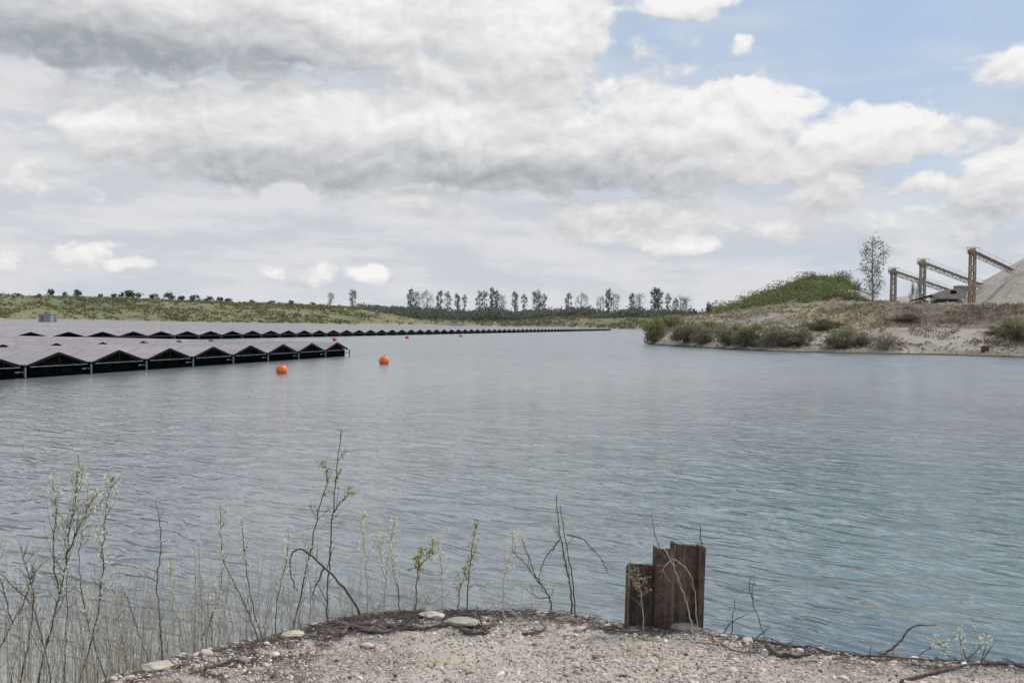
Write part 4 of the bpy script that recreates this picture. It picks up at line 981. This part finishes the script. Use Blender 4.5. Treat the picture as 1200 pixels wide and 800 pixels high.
for a in [(241, 771, 20, 14, 1, 'whitish round rock on the left rim of the headland', 'rock_a'), (188, 788, 44, 16, 2, 'flat ochre-white slab at the far left tip of the headland', 'rock_c'),
          (806, 739, 40, 16, 3, 'smooth grey flat rock lying right of the rusty sheet pile foot', 'rock_b'), (789, 733, 10, 14, 4, 'small pointed whitish stone leaning at the sheet pile foot', 'rock_a'),
          (540, 737, 54, 13, 5, 'long flat grey slab under the dark roots in the middle of the rim', 'rock_b'), (342, 748, 30, 11, 6, 'flat ochre stone on the rim left of the dark roots', 'rock_c'),
          (505, 727, 34, 10, 7, 'flat pale slab on the rim behind the dark roots', 'rock_a'), (285, 778, 16, 10, 8, 'small grey stone below the left rim', 'rock_b'), (876, 756, 14, 10, 9, 'small pale stone on the rim right of the grey flat rock', 'rock_a'),
          (430, 760, 18, 9, 10, 'half-buried pale stone in the gravel below the dark roots', 'rock_a'), (968, 776, 18, 8, 11, 'half-buried ochre stone beside the fallen branch at right', 'rock_c'), (680, 744, 16, 8, 12, 'small pale stone on the gravel left of the sheet pile', 'rock_a')]:
    rock(*a[:6], MAT[a[6]])

# ------------------------------------------------------------------ rusty sheet pile
def pile():
    d = 5.32
    root_p = ground(777, 735, TOP); root = empty('sheet_pile', (root_p.x, root_p.y, zh(root_p.x, root_p.y)))
    tag(root, 'stepped rusty brown steel sheet pile standing at the rim of the headland', 'sheet pile')
    D0 = root_p.y; zb = root.location.z; k = D0 / FPX
    def X(x): return (x - 777) * k
    def Zt(y, x): return EYE + (hor(x) - y) * k - zb
    def sheet(name, plan, tops, th=.012, mat=MAT['rust']):
        # plan: [(x px, depth offset m)], tops: y px of the top at each plan point
        V = []; F = []; n = len(plan)
        rr = random.Random(len(name) * 7 + n)
        dense = []
        for i in range(n - 1):
            m_ = 8
            for q in range(m_): 
                f = q / m_; dense.append((plan[i][0] * (1 - f) + plan[i + 1][0] * f, plan[i][1] * (1 - f) + plan[i + 1][1] * f, tops[i] * (1 - f) + tops[i + 1] * f))
        dense.append((*plan[-1], tops[-1]))
        pts = [Vector((X(a), b_, 0)) for a, b_, c in dense]
        for i, (a, b_, c) in enumerate(dense):
            t_ = (pts[min(i + 1, len(pts) - 1)] - pts[max(i - 1, 0)]).normalized(); nn = Vector((-t_.y, t_.x, 0)) * th
            zt = Zt(c, a) + rr.uniform(-.006, .004)
            for q in (pts[i] - nn * .5, pts[i] + nn * .5):
                for lvl in range(9): 
                    z = -1.3 + (zt + 1.3) * lvl / 8; V.append((q.x + rr.uniform(-.0012, .0012), q.y + rr.uniform(-.0012, .0012), z))
        m_ = len(dense)
        for i in range(m_ - 1):
            for s_ in range(2):
                for l in range(8):
                    a0 = (i * 2 + s_) * 9 + l; b0 = ((i + 1) * 2 + s_) * 9 + l; F.append((a0, b0, b0 + 1, a0 + 1) if s_ == 0 else (a0, a0 + 1, b0 + 1, b0))
            F.append((i * 18 + 8, (i + 1) * 18 + 8, (i + 1) * 18 + 17, i * 18 + 17))
        for i in (0, m_ - 1):
            for l in range(8): F.append((i * 18 + l, i * 18 + l + 1, i * 18 + 9 + l + 1, i * 18 + 9 + l))
        return np_mesh(name, V, F, mat, root)
    sheet('low_sheet', [(732.5, -.03), (735, .02), (737, .035), (765, .05), (770, .10)], [663, 663, 663.5, 666, 667], .016)
    sheet('bent_flange', [(767, .10), (767.5, .0), (786, -.03), (787.5, .02)], [645, 643.5, 640, 638], .014)
    sheet('high_sheet', [(785.5, .05), (787, -.015), (815, .0)], [636.5, 636, 639.5], .016)
    sheet('edge_flange', [(815.6, .05), (816.2, -.055), (820.5, -.06), (821, .0)], [640, 637, 638.5, 640], .012)
    # interlock claw at the left edge
    mb = MB(); z1 = Zt(664, 733)
    mb.tube([(X(733), -.035, -1.2), (X(733), -.035, z1)], .012, 8); mb.build('interlock', MAT['rust'], root, True)
    # weld seam and cut holes
    mb = MB(); mb.tube([(X(786.5), -.032, -1.0), (X(786.5), -.032, Zt(638, 786))], .006, 6); mb.build('seam', MAT['rust_edge'], root)
pile()
bpy.data.objects['sheet_pile'].rotation_euler = (0, math.radians(.8), 0)

# ------------------------------------------------------------------ saplings, twigs and fallen wood in front
def catmull(P, n=5):
    P = [Vector(p) for p in P]; Q = [P[0] * 2 - P[1]] + P + [P[-1] * 2 - P[-2]]; out = []
    for i in range(1, len(Q) - 2):
        for k in range(n):
            t = k / n; a, b, c, d = Q[i - 1:i + 3]
            out.append(.5 * ((2 * b) + (c - a) * t + (2 * a - 5 * b + 4 * c - d) * t * t + (-a + 3 * b - 3 * c + d) * t ** 3))
    out.append(P[-1]); return out
def sapling(name, stems, d, label, cat, group, mat, r0=.0045, twigs=10, leaf=None, nleaf=0, lsize=.014, seed=0, tlen=.16, ground_it=True, leafzone=(.45, 1), wig=.012):
    """stems: list of photo polylines base->tip, at depth d; the base is carried down to the soil"""
    rr = random.Random(seed + 101); root_xy = pix(stems[0][0][0], stems[0][0][1], d)
    zr = zh(root_xy.x, root_xy.y) if ground_it else root_xy.z
    zr = max(zr, -.3)
    root = empty(name, (root_xy.x, root_xy.y, zr)); tag(root, label, cat, group); O = Vector(root.location)
    st = MB(); tw = MB(); L = []
    for si, poly in enumerate(stems):
        pts = []; dz = rr.uniform(-.05, .05) if si else 0
        for j, (x, y) in enumerate(poly):
            q = pix(x, y, d + dz + (rr.uniform(-.05, .05) if j else 0)); pts.append(q - O)
        if si == 0 and ground_it and pts[0].z > .02: pts = [Vector((pts[0].x * .9, pts[0].y * .9, -.04))] + pts
        c = catmull(pts, 6); n = len(c)
        c = [q + Vector((rr.gauss(0, wig * .25), rr.gauss(0, wig * .25), 0)) for q in c]
        rad = r0 * (1 if si == 0 else .72); st.tube(c, [rad * (1 - .75 * i / n) + .0007 for i in range(n)], 6, False)
        for k in range(twigs if si == 0 else twigs // 2):
            i = rr.randint(int(n * .25), n - 2); a = rr.uniform(0, 6.283); tl = tlen * rr.uniform(.3, 1.1) * (1 - .45 * i / n)
            base = c[i]; tan = (c[i + 1] - c[i - 1]).normalized(); dv = (tan * .9 + Vector((math.cos(a), math.sin(a) * .6, .15)) * .8).normalized(); q = base.copy(); tp = [q.copy()]
            for s_ in range(4):
                dv = (dv + Vector((rr.gauss(0, .12), rr.gauss(0, .12), rr.gauss(.06, .08)))).normalized(); q = q + dv * tl / 4; tp.append(q.copy())
            tw = MB(); tw.tube(tp, [rad * .38, rad * .32, rad * .27, rad * .2, rad * .13], 4, False)
            if rr.random() < .6:
                e = tp[2] + (dv + Vector((rr.gauss(0, .5), rr.gauss(0, .5), .2))).normalized() * tl * .4; tw.tube([tp[2], e], [rad * .2, rad * .12], 3, False); tp.append(e)
            tw.build('twig', mat, root)
            if leaf and i / n > leafzone[0]:
                for u in tp[1:]: L.append(u)
        if leaf:
            for k in range(nleaf):
                i = rr.randint(int(n * leafzone[0]), n - 1); L.append(c[i] + Vector((rr.gauss(0, .012), rr.gauss(0, .012), rr.gauss(0, .012))))
    st.build('stem', mat, root, True)
    if leaf and L:
        P_ = np.repeat(np.array([l[:] for l in L]), 2, 0); P_ += np.random.default_rng(seed).normal(size=P_.shape) * .008
        V, F = leaf_quads(P_, lsize, np.random.default_rng(seed), .5, 1.9); np_mesh('leaves', V, F, leaf, root)
    return root
G1 = 'saplings in the left foreground'; TW = MAT['twig']; TP = MAT['twig_pale']
sapling('sapling', [[(44, 812), (60, 735), (74, 680), (82, 620), (88, 585), (92, 552)], [(70, 700), (62, 650), (66, 600), (60, 560)], [(78, 650), (96, 610), (110, 580)]], 5.2, 'tall dark branching sapling with pale buds, forked top over the water at far left', 'sapling', G1, TW, .0054, 34, MAT['blossom'], 110, .011, 1, .24)
sapling('sapling', [[(92, 812), (106, 755), (117, 700), (121, 640), (124, 600), (133, 558)]], 5.3, 'slender dark sapling with leafy tip, right of the forked one', 'sapling', G1, TW, .0045, 26, MAT['blossom'], 90, .011, 2, .2)
sapling('sapling', [[(-6, 790), (10, 740), (28, 705), (40, 665)], [(14, 730), (4, 690), (-8, 660)]], 5.1, 'dark arching sapling cut by the left picture edge', 'sapling', G1, TW, .005, 22, MAT['blossom'], 30, .010, 3, .26)
sapling('sapling', [[(74, 812), (77, 740), (79, 690), (76, 640), (80, 600)]], 5.5, 'thin straight sapling between the forked one and the slender one', 'sapling', G1, TW, .004, 12, MAT['blossom'], 20, .010, 4, .18)
sapling('sapling', [[(22, 812), (32, 760), (38, 715), (36, 680), (24, 640)]], 5.0, 'short bowed sapling left of the forked sapling', 'sapling', G1, TW, .0048, 18, None, 0, .012, 5, .22)
sapling('sapling', [[(60, 812), (52, 760), (40, 715), (30, 700), (0, 672)]], 5.05, 'sapling leaning left with its tip reaching the picture edge', 'sapling', G1, TW, .0045, 14, None, 0, .012, 6, .22)
sapling('sapling', [[(128, 812), (112, 760), (100, 715), (92, 660), (97, 620)]], 5.4, 'sapling leaning left across the slender one', 'sapling', G1, TW, .004, 16, MAT['blossom'], 16, .010, 7, .2)
sapling('sapling', [[(190, 772), (187, 725), (184, 682), (189, 640), (187, 612), (182, 588)], [(184, 682), (172, 676), (148, 674)]], 5.6, 'bare sapling with one side branch pointing left, above the left rim', 'sapling', G1, TW, .0042, 10, None, 0, .01, 8, .14)
sapling('sapling', [[(176, 785), (160, 735), (148, 700), (142, 690)]], 5.5, 'short bare stem leaning left from the tip of the headland', 'sapling', G1, TW, .0036, 8, None, 0, .01, 9, .12)
sapling('sapling', [[(228, 764), (229, 700), (227, 640)]], 5.5, 'thin straight stem, left one of two above the whitish rock', 'sapling', G1, TP, .003, 10, MAT['blossom'], 10, .009, 10, .12)
sapling('sapling', [[(237, 762), (235, 690), (232, 636)]], 5.6, 'thin straight stem, right one of two above the whitish rock', 'sapling', G1, TP, .003, 8, MAT['blossom'], 10, .009, 11, .12)
sapling('sapling', [[(303, 752), (285, 705), (265, 665), (258, 625), (259, 592)], [(235, 750), (252, 715), (262, 665)]], 5.6, 'bowed stem joined by a second slanting stem, like a narrow V', 'sapling', G1, TW, .0038, 14, MAT['blossom'], 26, .009, 12, .16)
sapling('sapling', [[(306, 750), (296, 710), (288, 665), (283, 608)]], 5.7, 'slender stem leaning left, close right of the V-shaped stems', 'sapling', G1, TW, .0038, 12, MAT['blossom'], 26, .009, 13, .16)
sapling('sapling', [[(383, 734), (385, 675), (388, 630), (391, 590), (394, 548), (401, 502)], [(391, 600), (400, 588), (412, 575)]], 5.7, 'tallest sapling in the middle left with yellow-green leaves near its tip', 'sapling', 'saplings along the rim', TW, .0048, 12, MAT['fresh_leaf'], 8, .010, 14, .15, leafzone=(.72, 1))
sapling('sapling', [[(344, 741), (354, 690), (365, 640), (374, 595), (384, 558), (377, 540)]], 5.75, 'tall bare sapling leaning right beside the tallest one', 'sapling', 'saplings along the rim', TW, .0045, 14, MAT['fresh_leaf'], 3, .01, 15, .15)
sapling('arched_branch', [[(424, 724), (407, 693), (379, 664), (357, 645), (345, 645), (340, 658), (342, 676), (348, 692)], [(379, 664), (372, 682), (364, 700)]], 5.5, 'thick dark dead branch bent over into an arch', 'branch', 'fallen wood', TW, .0068, 6, None, 0, .01, 16, .10)
sapling('sapling', [[(449, 722), (452, 680), (456, 640), (463, 610)], [(453, 680), (446, 650), (448, 628)]], 5.8, 'pale wispy leafy stem right of the arch', 'sapling', 'saplings along the rim', TP, .003, 16, MAT['blossom'], 40, .010, 17, .14)
sapling('sapling', [[(486, 718), (488, 690), (490, 665), (493, 645)], [(490, 665), (503, 650), (508, 636)]], 5.6, 'short sapling with a clump of fresh yellow-green leaves', 'sapling', 'saplings along the rim', TW, .0032, 8, MAT['fresh_leaf'], 30, .011, 18, .09, leafzone=(.5, 1))
sapling('sapling', [[(547, 716), (549, 680), (553, 645), (558, 613)], [(536, 714), (540, 690), (546, 665)]], 5.65, 'upright leafy green stem at the centre of the picture', 'sapling', 'saplings along the rim', TW, .003, 12, MAT['fresh_leaf'], 20, .009, 19, .09, leafzone=(.3, 1))
sapling('sapling', [[(669, 728), (670, 700), (664, 665), (656, 625), (652, 580)], [(673, 728), (672, 690), (664, 640), (656, 592)], [(656, 632), (645, 645), (636, 660), (630, 682)], [(664, 626), (684, 632), (702, 652), (713, 672)]], 5.6, 'dark double-stemmed sapling with drooping side twigs, left of the sheet pile', 'sapling', 'saplings along the rim', TW, .0052, 8, None, 0, .01, 20, .12)
sapling('sapling', [[(646, 722), (644, 700), (634, 685), (618, 663), (600, 645)], [(634, 685), (624, 665), (612, 632)], [(644, 700), (630, 700), (617, 690)]], 5.6, 'forked dark twiggy sapling leaning left beside the double stem', 'sapling', 'saplings along the rim', TW, .0042, 12, None, 0, .01, 21, .12)
sapling('sapling', [[(778, 700), (774, 650), (768, 625), (762, 602)]], 5.75, 'thin twig rising behind the sheet pile', 'sapling', 'twigs around the sheet pile', TW, .0032, 6, None, 0, .01, 22, .08)
sapling('sapling', [[(812, 742), (806, 712), (796, 680), (786, 655), (770, 632)]], 5.12, 'pale dry stem leaning across the front of the sheet pile', 'sapling', 'twigs around the sheet pile', TP, .0030, 8, None, 0, .01, 23, .12)
sapling('sapling', [[(818, 742), (815, 700), (808, 672), (790, 655), (778, 668), (786, 682)]], 5.14, 'curling dry tendril in front of the higher sheet', 'sapling', 'twigs around the sheet pile', TP, .0020, 8, None, 0, .01, 24, .10)
sapling('sapling', [[(755, 738), (752, 700), (746, 672)], [(750, 690), (742, 680), (740, 668)]], 5.12, 'dry weed in front of the lower sheet', 'sapling', 'twigs around the sheet pile', TP, .0022, 10, MAT['dry_tuft'], 8, .010, 25, .10)
sapling('sapling', [[(823, 740), (822.5, 680), (822, 640), (820, 617)]], 5.36, 'dark rod-like stem along the right edge of the sheet pile', 'sapling', 'twigs around the sheet pile', TW, .006, 2, None, 0, .01, 26, .05)
G3 = 'twigs on the right rim'
sapling('sapling', [[(899, 756), (890, 728), (882, 702), (885, 672)], [(882, 702), (878, 690), (880, 674)]], 5.3, 'forked bare twig with two parallel tips right of the sheet pile', 'sapling', G3, TW, .0028, 5, None, 0, .01, 27, .08)
sapling('sapling', [[(846, 748), (852, 735), (862, 726), (877, 719)]], 5.35, 'short twig slanting right close to the grey flat rock', 'sapling', G3, TW, .003, 3, None, 0, .01, 28, .06)
sapling('sapling', [[(856, 748), (859, 725), (861, 702)]], 5.35, 'stubby upright twig close right of the sheet pile', 'sapling', G3, TW, .003, 4, None, 0, .01, 29, .06)
sapling('sapling', [[(1046, 772), (1047, 740), (1048, 712)]], 5.2, 'hair-thin upright stem behind the raised fallen branch', 'sapling', G3, TP, .0016, 4, None, 0, .01, 30, .06)
sapling('bare_shrub', [[(1135, 778), (1128, 760), (1124, 742)], [(1132, 776), (1146, 760), (1150, 750)], [(1130, 776), (1110, 766), (1100, 752)]], 5.1, 'small tangled bare shrub on the rim at far right', 'shrub', G3, TW, .0026, 18, MAT['blossom'], 8, .008, 31, .14)
sapling('sapling', [[(1075, 774), (1085, 762), (1108, 752), (1122, 744)]], 5.15, 'low twig arching right beside the bare shrub', 'sapling', G3, TW, .0024, 8, None, 0, .01, 32, .08)
def fallen(poly, rad, label, seed, twigs=4, lift=.012, mat=None, smoothn=6):
    rr = random.Random(seed); pts = []
    for (x, y, hgt) in poly:
        q = ground(x, y, TOP + hgt); z = max(q.z, zh(q.x, q.y) + lift) if hgt <= 0.01 else q.z; pts.append(Vector((q.x, q.y, z)))
    O = pts[0].copy(); c = catmull([p - O for p in pts], smoothn); n = len(c); c = [q + Vector((rr.gauss(0, .002), rr.gauss(0, .002), rr.gauss(0, .0015))) for q in c]
    root = empty('fallen_branch', O); tag(root, label, 'branch', 'fallen wood'); mb = MB(); mb.tube(c, [rad * (1 - .6 * i / n) * rr.uniform(.9, 1.1) for i in range(n)], 7); mb.build('stem', mat or MAT['twig'], root, True)
    tw = MB()
    for k in range(twigs):
        tw = MB(); i = rr.randint(1, n - 2); dv = Vector((rr.gauss(0, 1), rr.gauss(0, .6), rr.uniform(0, .5))).normalized(); L = rr.uniform(.04, .13); tw.tube([c[i], c[i] + dv * L * .5 + Vector((0, 0, .004)), c[i] + dv * L], [rad * .4, rad * .3, rad * .12], 4, False); tw.build('twig', mat or MAT['twig'], root)
sapling('fallen_branch', [[(1018, 770), (1040, 764), (1056, 749), (1070, 734), (1098, 732)]], 5.0, 'raised fallen branch kinked to the right over the water edge', 'branch', 'fallen wood', TW, .0065, 4, None, 0, .01, 41, .07, ground_it=False)
fallen([(918, 760, 0), (930, 757, .03), (950, 757, .04), (972, 764, .02), (993, 768, 0)], .006, 'thin fallen branch arching low over the rim', 42, 2)
fallen([(899, 764, 0), (912, 774, 0), (930, 776, 0), (950, 774, 0)], .014, 'thick dark fallen branch lying below the thin arching one', 43, 5)
fallen([(868, 750, 0), (900, 757, 0), (935, 763, 0), (950, 772, 0)], .010, 'dark branch lying along the rim right of the grey flat rock', 44, 5)
fallen([(845, 762, 0), (860, 772, 0), (885, 774, 0), (890, 768, 0)], .004, 'thin curved root on the gravel below the grey flat rock', 45, 2)
fallen([(1055, 802, 0), (1095, 792, 0), (1140, 783, 0), (1205, 779, 0)], .009, 'long dark branch lying across the lower right corner', 46, 7)
fallen([(1170, 778, 0), (1190, 783, 0), (1215, 784, 0)], .012, 'blackish stick at the right picture edge', 47, 3)
fallen([(1000, 770, 0), (1040, 772, 0), (1085, 773, 0), (1130, 774, 0)], .006, 'thin dark root following the right rim', 48, 6)
fallen([(392, 735, 0), (420, 742, 0), (445, 746, 0), (470, 741, 0)], .018, 'thick blackened root at the left of the rim tangle', 49, 6)
fallen([(455, 738, 0), (490, 741, 0), (530, 739, 0), (575, 742, 0)], .013, 'long blackened root across the middle of the rim', 50, 8)
fallen([(540, 744, 0), (556, 749, 0), (572, 747, 0), (560, 739, 0)], .014, 'short knotted root at the right end of the tangle', 51, 6)
fallen([(400, 748, 0), (412, 739, 0), (436, 738, 0)], .012, 'stubby root crossing the thick blackened one', 52, 4)
fallen([(560, 720, 0), (590, 724, 0), (625, 723, 0)], .006, 'thin pale-brown twig lying on the rim right of centre', 53, 4, mat=MAT['bark'])
fallen([(612, 748, 0), (630, 745, 0), (640, 741, 0)], .007, 'short dark stick on the gravel right of the tangle', 54, 4)
fallen([(700, 742, 0), (730, 746, 0), (770, 744, 0), (800, 749, 0)], .005, 'thin root lying in front of the sheet pile foot', 55, 6)
fallen([(240, 792, 0), (262, 782, 0), (290, 775, 0), (300, 760, 0)], .008, 'dark stick lying on the left shoulder of the headland', 56, 6)

wr = random.Random(5)
for j, (x0, lab) in enumerate([(12, 'bare weed at the bottom left corner, leaning right'), (50, 'short bare weed between the two forked saplings at the far left foot'), (112, 'wispy bare weed right of the slender leafy sapling foot'), (150, 'short wispy weed at the left tip of the headland'), (212, 'weed rising directly behind the flat ochre slab'),
        (268, 'weed rising behind the left rim between whitish rock and V-shaped stems'), (322, 'weed with side shoots left of the tall bare sapling'), (364, 'thin weed standing between the two tallest saplings'), (432, 'weed right beside the foot of the arched branch'), (468, 'thin weed left of the clump with fresh yellow-green leaves'), (518, 'thin weed right of the clump with fresh yellow-green leaves'), (590, 'thin weed left of the forked dark twiggy sapling')]):
    yb = 815 if x0 < 140 else float(np.interp(x0, [e[0] for e in EP], [e[1] for e in EP])) + 4; hh = wr.uniform(70, 130); ln = wr.uniform(-18, 22)
    sapling('weed', [[(x0, yb), (x0 + ln * .3 + wr.uniform(-3, 3), yb - hh * .4), (x0 + ln * .6 + wr.uniform(-4, 4), yb - hh * .75), (x0 + ln, yb - hh)]], wr.uniform(5.2, 5.7), lab, 'weed', 'bare weeds behind the rim', TP if j % 3 else TW, .0026, 16, MAT['blossom'], 30, .009, 200 + j, .15)
# thin dry stems and reeds growing on the wet slope behind the rim
st = MB(); rr = random.Random(77)
for i in range(900):
    x = rr.choice([rr.uniform(-20, 180), rr.uniform(120, 480), rr.uniform(120, 480), rr.uniform(430, 640)]); d = rr.uniform(5.0, 6.6) if x > 200 else rr.uniform(4.4, 6.6)
    p = pix(x, 745, d); z = zh(p.x, p.y)
    Zs, Ss = headland(np.array([p.x]), np.array([p.y]))
    if Ss[0] < .05 or z < -.15: continue
    ytop = (rr.gauss(690, 26) if x < 420 else rr.gauss(694, 18)); topz = EYE + (hor(x) - max(610, ytop)) * d / FPX
    if topz < z + .15: continue
    lean = rr.gauss(0, .11); L = topz - z; a = Vector((p.x, p.y, z - .02)); b = a + Vector((lean * .4, rr.gauss(0, .03), L * .55)); c = a + Vector((lean, rr.gauss(0, .05), L)); r = rr.uniform(.001, .0022)
    st.tube([a, b, c], [r, r * .8, r * .4], 3, False)
    for q in range(rr.randint(1, 7)):
        f = rr.uniform(.35, .95); s0 = a.lerp(c, f); e = s0 + Vector((rr.gauss(0, .05), rr.gauss(0, .03), rr.uniform(.02, .08))); st.tube([s0, e], [r * .6, r * .3], 3, False)
tag(st.build('dry_stems', MAT['twig_pale']), 'thin dry pale weed stems growing on the wet slope behind the rim', 'weeds', kind='stuff')
# leaf litter and tiny twigs along the rim
lt = MB()
for i in range(2000):
    x = rr.choice([rr.uniform(150, 1210), rr.gauss(470, 90)]); ye = np.interp(x, [e[0] for e in EP], [e[1] for e in EP]); q = ground(x, ye + abs(rr.gauss(0, 9)) + 1, TOP); z = zh(q.x, q.y); a = rr.uniform(0, 6.28); L = rr.uniform(.01, .085); e = Vector((math.cos(a) * L, math.sin(a) * L, rr.uniform(0, .012)))
    s0 = Vector((q.x, q.y, z + .006)); lt.tube([s0, s0 + e * .5 + Vector((0, 0, .003)), s0 + e], [.0022, .0018, .001], 4, False)
tag(lt.build('twig_litter', MAT['twig']), 'dark twig litter strewn along the headland rim', 'litter', kind='stuff')
P = region_points(1300, 9, .12); P[:, 2] += .006
V, F = leaf_quads(P, .014, RNG, .5, 1.5, 0); tag(np_mesh('leaf_litter', V, F, MAT['hedge']), 'brown dead leaf scraps lying among the stones of the rim', 'litter', kind='stuff')
